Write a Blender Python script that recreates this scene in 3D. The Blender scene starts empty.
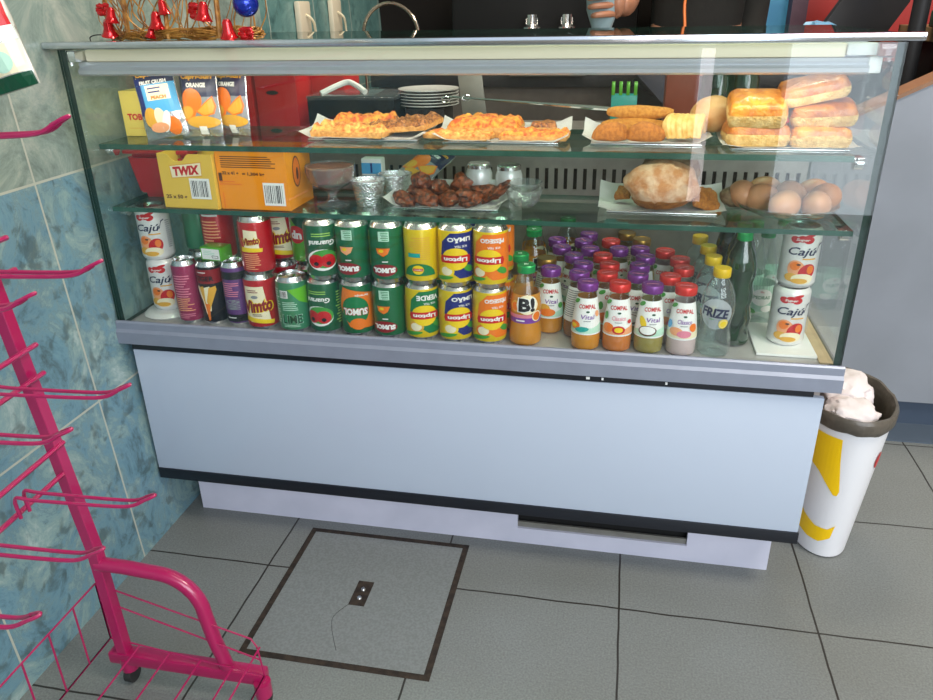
import bpy, bmesh, math, random
from mathutils import Vector, Matrix, noise
R = math.radians
PI = math.pi
sc = bpy.context.scene
COL = sc.collection
rnd = random.Random(7)

# ------------------------------------------------------------------ materials
def mat(name, col, rough=.5, metal=0., coat=0., noise_amt=0., nscale=40., bump=0., bscale=80., emis=0., spec=.5, col2=None, sss=0., trans=0.):
    m = bpy.data.materials.new(name); m.use_nodes = True
    nt = m.node_tree; b = nt.nodes['Principled BSDF']
    b.inputs['Base Color'].default_value = (*col, 1)
    b.inputs['Roughness'].default_value = rough
    b.inputs['Metallic'].default_value = metal
    b.inputs['Coat Weight'].default_value = coat
    b.inputs['Specular IOR Level'].default_value = spec
    if sss:
        b.inputs['Subsurface Weight'].default_value = sss
        b.inputs['Subsurface Radius'].default_value = (.01, .006, .003)
    if emis:
        b.inputs['Emission Color'].default_value = (*col, 1); b.inputs['Emission Strength'].default_value = emis
    tc = nt.nodes.new('ShaderNodeTexCoord')
    if noise_amt or col2:
        n = nt.nodes.new('ShaderNodeTexNoise'); n.inputs['Scale'].default_value = nscale; n.inputs['Detail'].default_value = 5
        nt.links.new(tc.outputs['Object'], n.inputs['Vector'])
        r = nt.nodes.new('ShaderNodeValToRGB')
        c2 = col2 or tuple(max(0, c*(1-noise_amt)) for c in col)
        r.color_ramp.elements[0].position = .38; r.color_ramp.elements[1].position = .62
        r.color_ramp.elements[0].color = (*c2, 1); r.color_ramp.elements[1].color = (*col, 1)
        nt.links.new(n.outputs['Fac'], r.inputs['Fac']); nt.links.new(r.outputs['Color'], b.inputs['Base Color'])
    if bump:
        n = nt.nodes.new('ShaderNodeTexNoise'); n.inputs['Scale'].default_value = bscale; n.inputs['Detail'].default_value = 4
        nt.links.new(tc.outputs['Object'], n.inputs['Vector'])
        bp = nt.nodes.new('ShaderNodeBump'); bp.inputs['Strength'].default_value = bump; bp.inputs['Distance'].default_value = .004
        nt.links.new(n.outputs['Fac'], bp.inputs['Height']); nt.links.new(bp.outputs['Normal'], b.inputs['Normal'])
    return m

def glassmat(name, tint, refl=1.5, rough=.02, boost=1.0, milk=0., mcol=(.9, .95, 1)):
    m = bpy.data.materials.new(name); m.use_nodes = True
    nt = m.node_tree; nt.nodes.clear()
    o = nt.nodes.new('ShaderNodeOutputMaterial')
    t = nt.nodes.new('ShaderNodeBsdfTransparent'); t.inputs['Color'].default_value = (*tint, 1)
    g = nt.nodes.new('ShaderNodeBsdfGlossy'); g.inputs['Roughness'].default_value = rough
    f = nt.nodes.new('ShaderNodeFresnel'); ge = nt.nodes.new('ShaderNodeNewGeometry')   # same reflectance entering and leaving the pane
    ir = nt.nodes.new('ShaderNodeMapRange'); ir.inputs['To Min'].default_value = refl; ir.inputs['To Max'].default_value = 1/refl
    nt.links.new(ge.outputs['Backfacing'], ir.inputs['Value']); nt.links.new(ir.outputs[0], f.inputs['IOR'])
    mx = nt.nodes.new('ShaderNodeMixShader')
    if boost != 1:
        mu = nt.nodes.new('ShaderNodeMath'); mu.operation = 'MULTIPLY'; mu.use_clamp = True; mu.inputs[1].default_value = boost
        nt.links.new(f.outputs[0], mu.inputs[0]); nt.links.new(mu.outputs[0], mx.inputs[0])
    else:
        nt.links.new(f.outputs[0], mx.inputs[0])
    nt.links.new(t.outputs[0], mx.inputs[1]); nt.links.new(g.outputs[0], mx.inputs[2])
    last = mx
    if milk:
        d = nt.nodes.new('ShaderNodeBsdfDiffuse'); d.inputs['Color'].default_value = (*mcol, 1)
        m2 = nt.nodes.new('ShaderNodeMixShader'); m2.inputs[0].default_value = milk
        nt.links.new(mx.outputs[0], m2.inputs[1]); nt.links.new(d.outputs[0], m2.inputs[2]); last = m2
    nt.links.new(last.outputs[0], o.inputs['Surface'])
    return m

def s(h):   # sRGB hex -> linear
    h = h.lstrip('#'); c = [int(h[i:i+2], 16)/255 for i in (0, 2, 4)]
    return tuple((x/12.92 if x <= .04045 else ((x+.055)/1.055)**2.4) for x in c)

M = {}
def ink(k, h, rough=.35, metal=0., **kw):
    M[k] = mat(k, s(h), rough, metal, **kw); return M[k]
# print inks
for k, h in dict(ink_white='#f2f2ee', ink_black='#15151a', ink_red='#c8141e', ink_darkred='#8c0f1c', ink_yellow='#f2cf1c', ink_green='#0e7a45',
                 ink_darkgreen='#0b4a30', ink_lime='#6cc02a', ink_blue='#1c2a78', ink_skyblue='#52a8dc', ink_orange='#f07a1e', ink_cream='#f3e7c4',
                 ink_pink='#e2849a', ink_purple='#7c3fa0', ink_mint='#bfe6cf', ink_brown='#5b3018', ink_peach='#f3a878', ink_teal='#1aa39a',
                 ink_grey='#8e9296', ink_gold='#e3a93a', ink_palegreen='#9fcf62', ink_navy='#1a2148', ink_leaf='#3f9a3a').items():
    ink(k, h, .3)
# can paints (lacquer over metal)
for k, h in dict(can_yellow='#e8c818', can_green='#0c6a40', can_darkgreen='#14603c', can_red='#c01822', can_lime='#5fb52a', can_pink='#a02a58',
                 can_black='#17131a', can_violet='#6a3a80', can_orange='#ee7a28', can_white='#efedea', can_silvergreen='#3f8f66').items():
    M[k] = mat(k, s(h), .28, .2, coat=.4)
M['alu'] = mat('alu', (.78, .78, .78), .25, 1.)
M['alu_brushed'] = mat('alu_brushed', (.62, .63, .66), .38, .9, noise_amt=.12, nscale=90)
M['ledge'] = mat('ledge', s('#9298a8'), .4, .35, noise_amt=.06, nscale=30)
M['steel'] = mat('steel', (.34, .33, .30), .38, .7, noise_amt=.15, nscale=25)
M['chrome'] = mat('chrome', (.8, .8, .8), .12, 1.)
M['black'] = mat('black', (.006, .006, .006), .6, spec=.25)
M['black_strip'] = mat('black_strip', (.008, .010, .016), .3)
M['dark_grey'] = mat('dark_grey', (.018, .018, .02), .5, spec=.3)
M['hole'] = mat('hole', (.004, .004, .004), .9)  # near-black colour stands for the shade inside slots
M['case_side'] = mat('case_side', s('#9a9088'), .5)
M['panel_white'] = mat('panel_white', s('#b6c1d2'), .16, 0, coat=.5)
M['kick'] = mat('kick', s('#cfcfe0'), .45, col2=s('#c4c5d6'), nscale=7)
M['deck'] = mat('deck', s('#c4c2c0'), .4, .3, noise_amt=.08, nscale=20)
M['diffuser'] = mat('diffuser', s('#e6dcc2'), .4, emis=.12)
M['glass'] = glassmat('glass', (.975, .99, .98), 1.5, .0)
M['glass_shelf'] = glassmat('glass_shelf', (.80, .92, .87), 1.5, .0)
M['glass_top'] = glassmat('glass_top', (.8, .9, .86), 1.6, .0)
M['glass_edge'] = mat('glass_edge', s('#12342c'), .5, 0, noise_amt=.2, nscale=14, spec=.2)
M['glass_edge_shelf'] = mat('glass_edge_shelf', s('#2c5a4c'), .15, 0, noise_amt=.3, nscale=14)
M['bottle_glass'] = glassmat('bottle_glass', (.88, .92, .90), 1.5, .03, 1.6)
M['clear_plastic'] = glassmat('clear_plastic', (.93, .95, .95), 1.45, .08, 1.5, .06)
M['water_plastic'] = glassmat('water_plastic', (.86, .93, .91), 1.45, .05, 2.0, .05)
M['pet_green'] = mat('pet_green', s('#08381c'), .08, coat=1., noise_amt=.7, nscale=60)
M['label_clear'] = glassmat('label_clear', (.95, .97, .97), 1.4, .2, 1., .35)
M['dish_glass'] = glassmat('dish_glass', (.96, .97, .96), 1.5, .04, 2.2, .05)
M['paper'] = mat('paper', s('#f6f4f2'), .8, noise_amt=.05, bump=.2)
M['foil'] = mat('foil', (.92, .92, .93), .22, 1., bump=.8, bscale=220)
M['tile_grey'] = None
M['pink'] = mat('pink', s('#a41052'), .28, coat=.5)
M['rubber'] = mat('rubber', (.02, .02, .02), .7)
M['cardboard'] = mat('cardboard', s('#c9b088'), .8, noise_amt=.1)
M['twix_card'] = mat('twix_card', s('#e8c04a'), .5)
M['orange_card'] = mat('orange_card', s('#f59510'), .45)
M['yellow_card'] = mat('yellow_card', s('#e6cf62'), .5)
M['red_plastic'] = mat('red_plastic', s('#a81a22'), .35)
M['red_card'] = mat('red_card', s('#c8181a'), .5)
M['lid_purple'] = mat('lid_purple', s('#7a2f8c'), .25, .3, coat=.4)
M['lid_red'] = mat('lid_red', s('#dc2a22'), .25, .3, coat=.4)
M['lid_gold'] = mat('lid_gold', s('#a8803a'), .3, .8)
M['lid_green'] = mat('lid_green', s('#0f9a50'), .25, .2, coat=.4)
M['lid_yellow'] = mat('lid_yellow', s('#e0b80c'), .35)
def juice(k, h): M[k] = mat(k, s(h), .12, coat=.8, sss=.2, noise_amt=.05, nscale=20)
for k, h in dict(juice_orange='#cf8a2a', juice_peach='#cf7c3c', juice_olive='#9a8e4a', juice_white='#cdb8b4', juice_brown='#8a5a30', juice_amber='#b88a3c', juice_berry='#6a3038').items(): juice(k, h)
M['chocolate'] = mat('chocolate', s('#7e5040'), .4, sss=.1)

# ------------------------------------------------------------------ mesh helpers
def newbm(): return bmesh.new()
def build(name, bm, mats, parent=None, smooth=True, loc=None, rot=None, sharp=35):
    me = bpy.data.meshes.new(name)
    bm.normal_update(); bm.to_mesh(me); bm.free()
    if not isinstance(mats, (list, tuple)): mats = [mats]
    for m in mats: me.materials.append(M[m] if isinstance(m, str) else m)
    if smooth:
        me.polygons.foreach_set('use_smooth', [True]*len(me.polygons))
        me.set_sharp_from_angle(angle=R(sharp))
    o = bpy.data.objects.new(name, me); COL.objects.link(o)
    if parent: o.parent = parent
    if loc: o.location = loc
    if rot: o.rotation_euler = rot
    return o
def tag(o, label=None, cat=None, group=None, kind=None):
    if label: o['label'] = label
    if cat: o['category'] = cat
    if group: o['group'] = group
    if kind: o['kind'] = kind
    return o
def thing(name, label, cat, loc=(0, 0, 0), rz=0., group=None):
    o = bpy.data.objects.new(name, None); COL.objects.link(o); o.empty_display_size = .02
    o.location = loc; o.rotation_euler = (0, 0, rz)
    return tag(o, label, cat, group)
def dup(root, loc, rz=0., label=None, group=None, rot=None):
    r = root.copy(); COL.objects.link(r); r.location = loc; r.rotation_euler = rot or (root.rotation_euler.x, root.rotation_euler.y, rz)
    if label: r['label'] = label
    if group: r['group'] = group
    for ch in list(root.children):
        c = ch.copy(); COL.objects.link(c); c.parent = r
        for g in ch.children:
            d = g.copy(); COL.objects.link(d); d.parent = c
    return r
def box(bm, x0, x1, y0, y1, z0, z1, mi=0, bev=0.):
    n0 = len(bm.faces)
    v = [bm.verts.new((x, y, z)) for x in (x0, x1) for y in (y0, y1) for z in (z0, z1)]
    fs = [bm.faces.new([v[i] for i in q]) for q in ((0, 1, 3, 2), (4, 6, 7, 5), (0, 4, 5, 1), (2, 3, 7, 6), (0, 2, 6, 4), (1, 5, 7, 3))]
    for f in fs: f.material_index = mi
    if bev:
        es = list({e for f in fs for e in f.edges})
        r = bmesh.ops.bevel(bm, geom=es, offset=bev, segments=2, affect='EDGES', profile=.6)
        for f in r['faces']: f.material_index = mi
    return fs
def lathe(bm, prof, seg=28, cx=0, cy=0, z0=0, mi=0, wob=None):
    rings = []
    for r, z in prof:
        if r < 1e-6: rings.append([bm.verts.new((cx, cy, z0+z))])
        else:
            rings.append([bm.verts.new((cx+(r+(wob(k, z) if wob else 0))*math.cos(2*PI*k/seg), cy+(r+(wob(k, z) if wob else 0))*math.sin(2*PI*k/seg), z0+z)) for k in range(seg)])
    for a, b in zip(rings, rings[1:]):
        for k in range(seg):
            l = (k+1) % seg
            if len(a) == 1 and len(b) == 1: continue
            if len(a) == 1: f = bm.faces.new((a[0], b[l], b[k]))
            elif len(b) == 1: f = bm.faces.new((a[k], a[l], b[0]))
            else: f = bm.faces.new((a[k], a[l], b[l], b[k]))
            f.material_index = mi
def tube(bm, pts, r, seg=8, mi=0, cap=True, taper=None, square=False):
    pts = [Vector(p) for p in pts]; n = len(pts); rings = []
    t0 = (pts[1]-pts[0]).normalized()
    up = Vector((0, 0, 1)) if abs(t0.z) < .9 else Vector((0, 1, 0))
    nrm = t0.cross(up).normalized()
    for i, p in enumerate(pts):
        t = ((pts[min(i+1, n-1)]-p).normalized()+(p-pts[max(i-1, 0)]).normalized()).normalized()
        nrm = (nrm-t*nrm.dot(t)).normalized(); b = t.cross(nrm)
        rr = r if taper is None else r*taper[i]
        sg = 4 if square else seg
        off = PI/4 if square else 0
        rings.append([bm.verts.new(p+(nrm*math.cos(2*PI*k/sg+off)+b*math.sin(2*PI*k/sg+off))*rr) for k in range(sg)])
    for a, b in zip(rings, rings[1:]):
        for k in range(len(a)):
            f = bm.faces.new((a[k], a[(k+1) % len(a)], b[(k+1) % len(a)], b[k])); f.material_index = mi
    if cap:
        f = bm.faces.new(list(reversed(rings[0]))); f.material_index = mi
        f = bm.faces.new(rings[-1]); f.material_index = mi
def bez(pts, n=8):   # catmull-rom
    P = [Vector(p) for p in pts]; out = []
    for i in range(len(P)-1):
        a = P[max(i-1, 0)]; b = P[i]; c = P[i+1]; d = P[min(i+2, len(P)-1)]
        for k in range(n):
            t = k/n
            out.append(.5*((2*b)+(c-a)*t+(2*a-5*b+4*c-d)*t*t+(3*b-a-3*c+d)*t**3))
    out.append(P[-1]); return out
def blob(bm, c, r, sub=3, amp=.1, freq=1.5, seed=0, mi=0, flat=0.):
    g = bmesh.ops.create_icosphere(bm, subdivisions=sub, radius=1)
    rx, ry, rz = r
    for v in g['verts']:
        d = v.co.normalized(); k = 1+amp*noise.noise(d*freq+Vector((seed*7.3, seed*1.7, 0)))+amp*.4*noise.noise(d*freq*3+Vector((0, seed*3.1, 4)))
        p = Vector((d.x*rx*k, d.y*ry*k, d.z*rz*k))
        if flat and p.z < -rz*flat: p.z = -rz*flat
        v.co = p+Vector(c)
    for f in {f for v in g['verts'] for f in v.link_faces}: f.material_index = mi
    return g['verts']
def prism(bm, pts, y0, y1, mi=0):   # polygon in xz extruded along y
    a = [bm.verts.new((x, y0, z)) for x, z in pts]; b = [bm.verts.new((x, y1, z)) for x, z in pts]
    fs = [bm.faces.new(a), bm.faces.new(list(reversed(b)))]
    for i in range(len(a)): fs.append(bm.faces.new((a[i], b[i], b[(i+1) % len(a)], a[(i+1) % len(a)])))
    for f in fs: f.material_index = mi

# ------------------------------------------------------------------ printed artwork (flat shapes and letters wrapped on a surface)
_txt = {}
def text_tris(st, bold, shear):
    k = (st, bold, shear)
    if k in _txt: return _txt[k]
    cu = bpy.data.curves.new('lettering', 'FONT'); cu.body = st; cu.size = 1; cu.resolution_u = 2; cu.offset = bold; cu.shear = shear
    cu.align_x = 'CENTER'
    o = bpy.data.objects.new('lettering', cu); COL.objects.link(o)
    dg = bpy.context.evaluated_depsgraph_get(); me = bpy.data.meshes.new_from_object(o.evaluated_get(dg))
    vs = [(v.co.x, v.co.y) for v in me.vertices]; fs = [tuple(p.vertices) for p in me.polygons]
    bpy.data.objects.remove(o); bpy.data.curves.remove(cu); bpy.data.meshes.remove(me)
    x0 = min(v[0] for v in vs); x1 = max(v[0] for v in vs); y0 = min(v[1] for v in vs); y1 = max(v[1] for v in vs)
    vs = [((x-(x0+x1)/2)/(y1-y0), (y-(y0+y1)/2)/(y1-y0)) for x, y in vs]
    _txt[k] = (vs, fs, (x1-x0)/(y1-y0)); return _txt[k]
class Art:
    def __init__(self): self.items = []; self.layer = 0
    def poly(self, pts, m):
        self.items.append(([tuple(p) for p in pts], [tuple(range(len(pts)))], m, self.layer)); self.layer += 1; return self
    def rect(self, cx, cy, w, h, m, rot=0, skew=0):
        c, s_ = math.cos(R(rot)), math.sin(R(rot)); q = []
        for a, b in ((-1, -1), (1, -1), (1, 1), (-1, 1)):
            x = a*w/2+skew*b*h/2; y = b*h/2; q.append((cx+x*c-y*s_, cy+x*s_+y*c))
        return self.poly(q, m)
    def ell(self, cx, cy, rx, ry, m, rot=0, n=20, a0=0, a1=360):
        c, s_ = math.cos(R(rot)), math.sin(R(rot)); q = []
        full = a1-a0 >= 360
        for k in range(n if full else n+1):
            t = R(a0+(a1-a0)*k/n); x = rx*math.cos(t); y = ry*math.sin(t); q.append((cx+x*c-y*s_, cy+x*s_+y*c))
        return self.poly(q, m)
    def text(self, st, cx, cy, h, m, w=None, bold=.02, shear=0, rot=0, arc=0):
        vs, fs, ar = text_tris(st, bold, shear)
        sx = h if w is None else w/ar
        c, s_ = math.cos(R(rot)), math.sin(R(rot))
        q = []
        for x, y in vs:
            X = x*sx; Y = y*h-(arc*(X*X))
            q.append((cx+X*c-Y*s_, cy+X*s_+Y*c))
        self.items.append((q, fs, m, self.layer)); self.layer += 1; return self
    def barcode(self, cx, cy, w, h, vertical=False, n=13):
        self.rect(cx, cy, w, h, 'ink_white'); r = random.Random(int(abs(cx*1e4)+n)); L = self.layer
        x = -.42
        while x < .42:
            t = r.choice((.012, .02, .035)); self.layer = L
            if vertical: self.rect(cx, cy+x*h, w*.8, t*h*1.3, 'ink_black')
            else: self.rect(cx+x*w, cy, t*w*1.3, h*.78, 'ink_black')
            x += t+r.choice((.03, .045, .06))
        return self
    def lines(self, cx, cy, w, h, n, m, seed=1):
        r = random.Random(seed); L = self.layer
        for i in range(n):
            k = r.uniform(.6, 1); self.layer = L
            self.rect(cx-(1-k)*w/2, cy+h/2-h*(i+.5)/n, w*k, h/n*.42, m)
        return self
    def add(self, bm, fn, mats, step=.004, vstep=None, lift=.00018, base=.0003):
        for pts, fs, m, L in self.items:
            if m not in mats: mats.append(m)
            mi = mats.index(m)
            t = bmesh.new(); vv = [t.verts.new((x, y, 0)) for x, y in pts]
            for f in fs:
                try: t.faces.new([vv[i] for i in f])
                except ValueError: pass
            if step:
                u0 = min(p[0] for p in pts); u1 = max(p[0] for p in pts)
                k = math.ceil(u0/step)*step
                while k < u1:
                    bmesh.ops.bisect_plane(t, geom=t.verts[:]+t.edges[:]+t.faces[:], plane_co=(k+1e-5, 0, 0), plane_no=(1, 0, 0)); k += step
            if vstep:
                u0 = min(p[1] for p in pts); u1 = max(p[1] for p in pts); k = math.ceil(u0/vstep)*vstep
                while k < u1:
                    bmesh.ops.bisect_plane(t, geom=t.verts[:]+t.edges[:]+t.faces[:], plane_co=(0, k+1e-5, 0), plane_no=(0, 1, 0)); k += vstep
            t.normal_update(); t.verts.index_update()
            nv = [bm.verts.new(fn(v.co.x, v.co.y, base+L*lift)) for v in t.verts]
            for f in t.faces:
                q = [nv[v.index] for v in f.verts]
                if f.normal.z < 0: q.reverse()
                try: g = bm.faces.new(q); g.material_index = mi
                except ValueError: pass
            t.free()
    def build(self, name, fn, parent, **k):
        bm = newbm(); mats = []; self.add(bm, fn, mats, **k); return build(name, bm, mats, parent, smooth=False)
def cylmap(rad, rref=None, cx=0, cy=0):
    def f(u, v, off):
        r = rad(v) if callable(rad) else rad
        th = u/(rref or r); rr = r+off
        return (cx+rr*math.sin(th), cy-rr*math.cos(th), v)
    return f
def interp(prof):
    P = sorted([(z, r) for r, z in prof if r > 0])
    def f(v):
        for (z0, r0), (z1, r1) in zip(P, P[1:]):
            if z0 <= v <= z1: return r0+(r1-r0)*((v-z0)/(z1-z0) if z1 > z0 else 0)
        return P[0][1] if v < P[0][0] else P[-1][1]
    return f
def flatmap(o, ux, vx):   # origin, u vector, v vector
    o = Vector(o); ux = Vector(ux); vx = Vector(vx); n = ux.cross(vx).normalized()
    return lambda u, v, off: o+ux*u+vx*v+n*off

# ------------------------------------------------------------------ camera
cam = bpy.data.cameras.new('camera'); co = bpy.data.objects.new('camera', cam); COL.objects.link(co); sc.camera = co
co.location = (1.0202, -1.3083, 1.1223); co.rotation_euler = (1.143445, .017743, .19469)
cam.sensor_width = 36; cam.lens = 756.0857/933*36; cam.clip_start = .02

# ------------------------------------------------------------------ setting
def floor_material():
    m = bpy.data.materials.new('floor_tiles'); m.use_nodes = True; nt = m.node_tree; b = nt.nodes['Principled BSDF']
    g = nt.nodes.new('ShaderNodeNewGeometry'); sx = nt.nodes.new('ShaderNodeSeparateXYZ'); nt.links.new(g.outputs['Position'], sx.inputs[0])
    def mth(op, a, bb, clamp=False):
        n = nt.nodes.new('ShaderNodeMath'); n.operation = op; n.use_clamp = clamp
        for i, x in enumerate((a, bb)):
            if isinstance(x, (int, float)): n.inputs[i].default_value = x
            elif x is not None: nt.links.new(x, n.inputs[i])
        return n.outputs[0]
    nw = nt.nodes.new('ShaderNodeTexNoise'); nw.inputs['Scale'].default_value = 9; nt.links.new(g.outputs['Position'], nw.inputs['Vector'])
    wob = mth('MULTIPLY', mth('SUBTRACT', nw.outputs['Fac'], .5), .006)
    def grout(ax, off, pitch):
        a = mth('ADD', mth('ADD', sx.outputs[ax], -off+pitch*40+pitch/2), wob)
        d = mth('ABSOLUTE', mth('SUBTRACT', mth('MODULO', a, pitch), pitch/2), None)
        return mth('LESS_THAN', d, .002)
    gr = mth('MAXIMUM', grout(0, 1.076, .3815), grout(1, -.092, .383))
    n1 = nt.nodes.new('ShaderNodeTexNoise'); n1.inputs['Scale'].default_value = 260; n1.inputs['Detail'].default_value = 3; nt.links.new(g.outputs['Position'], n1.inputs['Vector'])
    n2 = nt.nodes.new('ShaderNodeTexNoise'); n2.inputs['Scale'].default_value = 3.2; n2.inputs['Detail'].default_value = 5; nt.links.new(g.outputs['Position'], n2.inputs['Vector'])
    r1 = nt.nodes.new('ShaderNodeValToRGB'); r1.color_ramp.elements[0].position = .3; r1.color_ramp.elements[1].position = .7
    r1.color_ramp.elements[0].color = (*s('#6e7272'), 1); r1.color_ramp.elements[1].color = (*s('#858988'), 1); nt.links.new(n1.outputs['Fac'], r1.inputs['Fac'])
    r2 = nt.nodes.new('ShaderNodeValToRGB'); r2.color_ramp.elements[0].position = .3; r2.color_ramp.elements[1].position = .75
    r2.color_ramp.elements[0].color = (.86, .84, .80, 1); r2.color_ramp.elements[1].color = (1, 1, 1, 1); nt.links.new(n2.outputs['Fac'], r2.inputs['Fac'])
    mx = nt.nodes.new('ShaderNodeMix'); mx.data_type = 'RGBA'; mx.blend_type = 'MULTIPLY'; mx.inputs[0].default_value = 1
    nt.links.new(r1.outputs[0], mx.inputs[6]); nt.links.new(r2.outputs[0], mx.inputs[7])
    m2 = nt.nodes.new('ShaderNodeMix'); m2.data_type = 'RGBA'; nt.links.new(gr, m2.inputs[0]); nt.links.new(mx.outputs[2], m2.inputs[6]); m2.inputs[7].default_value = (*s('#2a2622'), 1)
    nt.links.new(m2.outputs[2], b.inputs['Base Color'])
    b.inputs['Roughness'].default_value = .48
    bu = nt.nodes.new('ShaderNodeBump'); bu.inputs['Strength'].default_value = .25; bu.inputs['Distance'].default_value = .001
    nt.links.new(n1.outputs['Fac'], bu.inputs['Height']); nt.links.new(bu.outputs['Normal'], b.inputs['Normal'])
    return m
M['floor'] = floor_material()
def marble_material(name, groutlines, c_dark, c_mid, c_light, c_blue, up=None):
    m = bpy.data.materials.new(name); m.use_nodes = True; nt = m.node_tree; b = nt.nodes['Principled BSDF']
    g = nt.nodes.new('ShaderNodeNewGeometry'); sx = nt.nodes.new('ShaderNodeSeparateXYZ'); nt.links.new(g.outputs['Position'], sx.inputs[0])
    def mth(op, a, bb=None, clamp=False):
        n = nt.nodes.new('ShaderNodeMath'); n.operation = op; n.use_clamp = clamp
        for i, x in enumerate((a, bb)):
            if isinstance(x, (int, float)): n.inputs[i].default_value = x
            elif x is not None: nt.links.new(x, n.inputs[i])
        return n.outputs[0]
    def grout(ax, off, pitch):
        a = mth('ADD', sx.outputs[ax], -off+pitch*40+pitch/2)
        return mth('LESS_THAN', mth('ABSOLUTE', mth('SUBTRACT', mth('MODULO', a, pitch), pitch/2)), .0022)
    # tile index shifts the pattern so that each tile differs
    iy = mth('FLOOR', mth('DIVIDE', mth('ADD', sx.outputs[1], .114+3.66), .366)); iz = mth('FLOOR', mth('DIVIDE', mth('ADD', sx.outputs[2], -.842+4.45), .445))
    cb = nt.nodes.new('ShaderNodeCombineXYZ'); nt.links.new(mth('MULTIPLY', iy, 1.7), cb.inputs[0]); nt.links.new(mth('MULTIPLY', iz, 2.3), cb.inputs[1])
    va = nt.nodes.new('ShaderNodeVectorMath'); va.operation = 'ADD'; nt.links.new(g.outputs['Position'], va.inputs[0]); nt.links.new(cb.outputs[0], va.inputs[1])
    n1 = nt.nodes.new('ShaderNodeTexNoise'); n1.inputs['Scale'].default_value = 7; n1.inputs['Detail'].default_value = 12; n1.inputs['Distortion'].default_value = .7; n1.inputs['Roughness'].default_value = .78
    nt.links.new(va.outputs[0], n1.inputs['Vector'])
    r = nt.nodes.new('ShaderNodeValToRGB'); el = r.color_ramp.elements
    el[0].position = .3; el[0].color = (*c_dark, 1); el[1].position = .72; el[1].color = (*c_light, 1)
    e = el.new(.45); e.color = (*c_blue, 1); e = el.new(.56); e.color = (*c_mid, 1)
    nt.links.new(n1.outputs['Fac'], r.inputs['Fac'])
    col = r.outputs[0]
    n3 = nt.nodes.new('ShaderNodeTexNoise'); n3.inputs['Scale'].default_value = 26; n3.inputs['Detail'].default_value = 8; n3.inputs['Distortion'].default_value = .5; nt.links.new(va.outputs[0], n3.inputs['Vector'])
    vein = mth('ADD', mth('MULTIPLY', mth('SUBTRACT', n3.outputs['Fac'], .55), 9., True), mth('MULTIPLY', mth('LESS_THAN', mth('ABSOLUTE', mth('SUBTRACT', n1.outputs['Fac'], .5)), .008), .5), True)
    vein = mth('MULTIPLY', vein, .62)
    mv = nt.nodes.new('ShaderNodeMix'); mv.data_type = 'RGBA'; nt.links.new(vein, mv.inputs[0]); nt.links.new(col, mv.inputs[6]); mv.inputs[7].default_value = (*c_dark, 1); col = mv.outputs[2]
    if up:   # upper row beiger; blue of the lower row is partly daylight put into colour
        f = mth('GREATER_THAN', sx.outputs[2], .842)
        r2 = nt.nodes.new('ShaderNodeValToRGB'); q = r2.color_ramp.elements
        q[0].position = .32; q[0].color = (*up[0], 1); q[1].position = .7; q[1].color = (*up[2], 1); e = q.new(.5); e.color = (*up[1], 1)
        nt.links.new(n1.outputs['Fac'], r2.inputs['Fac'])
        m3 = nt.nodes.new('ShaderNodeMix'); m3.data_type = 'RGBA'; nt.links.new(f, m3.inputs[0]); nt.links.new(col, m3.inputs[6]); nt.links.new(r2.outputs[0], m3.inputs[7]); col = m3.outputs[2]
    if groutlines:
        gr = mth('MAXIMUM', grout(1, -.114, .366), grout(2, .842, .445))
        m4 = nt.nodes.new('ShaderNodeMix'); m4.data_type = 'RGBA'; nt.links.new(gr, m4.inputs[0]); nt.links.new(col, m4.inputs[6]); m4.inputs[7].default_value = (*s('#b5b9ac'), 1); col = m4.outputs[2]
    nt.links.new(col, b.inputs['Base Color']); b.inputs['Roughness'].default_value = .3
    return m
M['wall_marble'] = marble_material('wall_marble', True, s('#42504f'), s('#86a09f'), s('#bdcdca'), s('#6b92a2'), up=(s('#4f5b57'), s('#85978f'), s('#b9beb2')))
M['teal_wall'] = marble_material('teal_wall', True, s('#3c5c5c'), s('#6f9490'), s('#8aa8a2'), s('#5c8482'))
M['plain_wall'] = mat('plain_wall', s('#b9b6ac'), .8, noise_amt=.05, nscale=3)
M['dark_wall'] = mat('dark_wall', (.010, .008, .007), .8, spec=.2, noise_amt=.3, nscale=5)
M['pavement'] = mat('pavement', s('#a8a59c'), .8, noise_amt=.15, nscale=6)
M['ceiling'] = mat('ceiling', s('#d5d2ca'), .8, noise_amt=.04, nscale=3)
M['red_wall'] = mat('red_wall', s('#b4281e'), .5, noise_amt=.1, nscale=4)
M['blue_wall'] = mat('blue_wall', s('#2f78a0'), .5, col2=s('#3f8cb0'), nscale=12)

bm = newbm(); box(bm, -.3, 4.2, -3.0, 2.4, -.1, 0); tag(build('floor', bm, 'floor', smooth=False), kind='structure')
bm = newbm(); box(bm, -.3, 4.2, -9, -3.0, -.12, -.02); tag(build('floor_pavement', bm, 'pavement', smooth=False), kind='structure')
bm = newbm()   # left wall leans a little
def wx(z): return .022-.048*z
for (a, b_, mi) in ((-3.0, .93, 0), (.93, 2.1, 1)):
    v = [bm.verts.new((wx(z)+dx, y, z)) for y in (a, b_) for z in (0, 2.7) for dx in (0, -.12)]
    for q in ((0, 4, 6, 2), (1, 3, 7, 5), (2, 6, 7, 3), (0, 1, 5, 4), (0, 2, 3, 1), (4, 5, 7, 6)):
        f = bm.faces.new([v[i] for i in q]); f.material_index = mi
bmesh.ops.recalc_face_normals(bm, faces=bm.faces[:])
tag(build('wall_left', bm, ['wall_marble', 'teal_wall'], smooth=False), kind='structure')
bm = newbm(); box(bm, -.3, 4.2, 2.1, 2.2, 0, 2.7); tag(build('wall_back', bm, 'dark_wall', smooth=False), kind='structure')
bm = newbm(); box(bm, 4.1, 4.2, -3.0, 2.1, 0, 2.7); tag(build('wall_right', bm, 'plain_wall', smooth=False), kind='structure')
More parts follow.
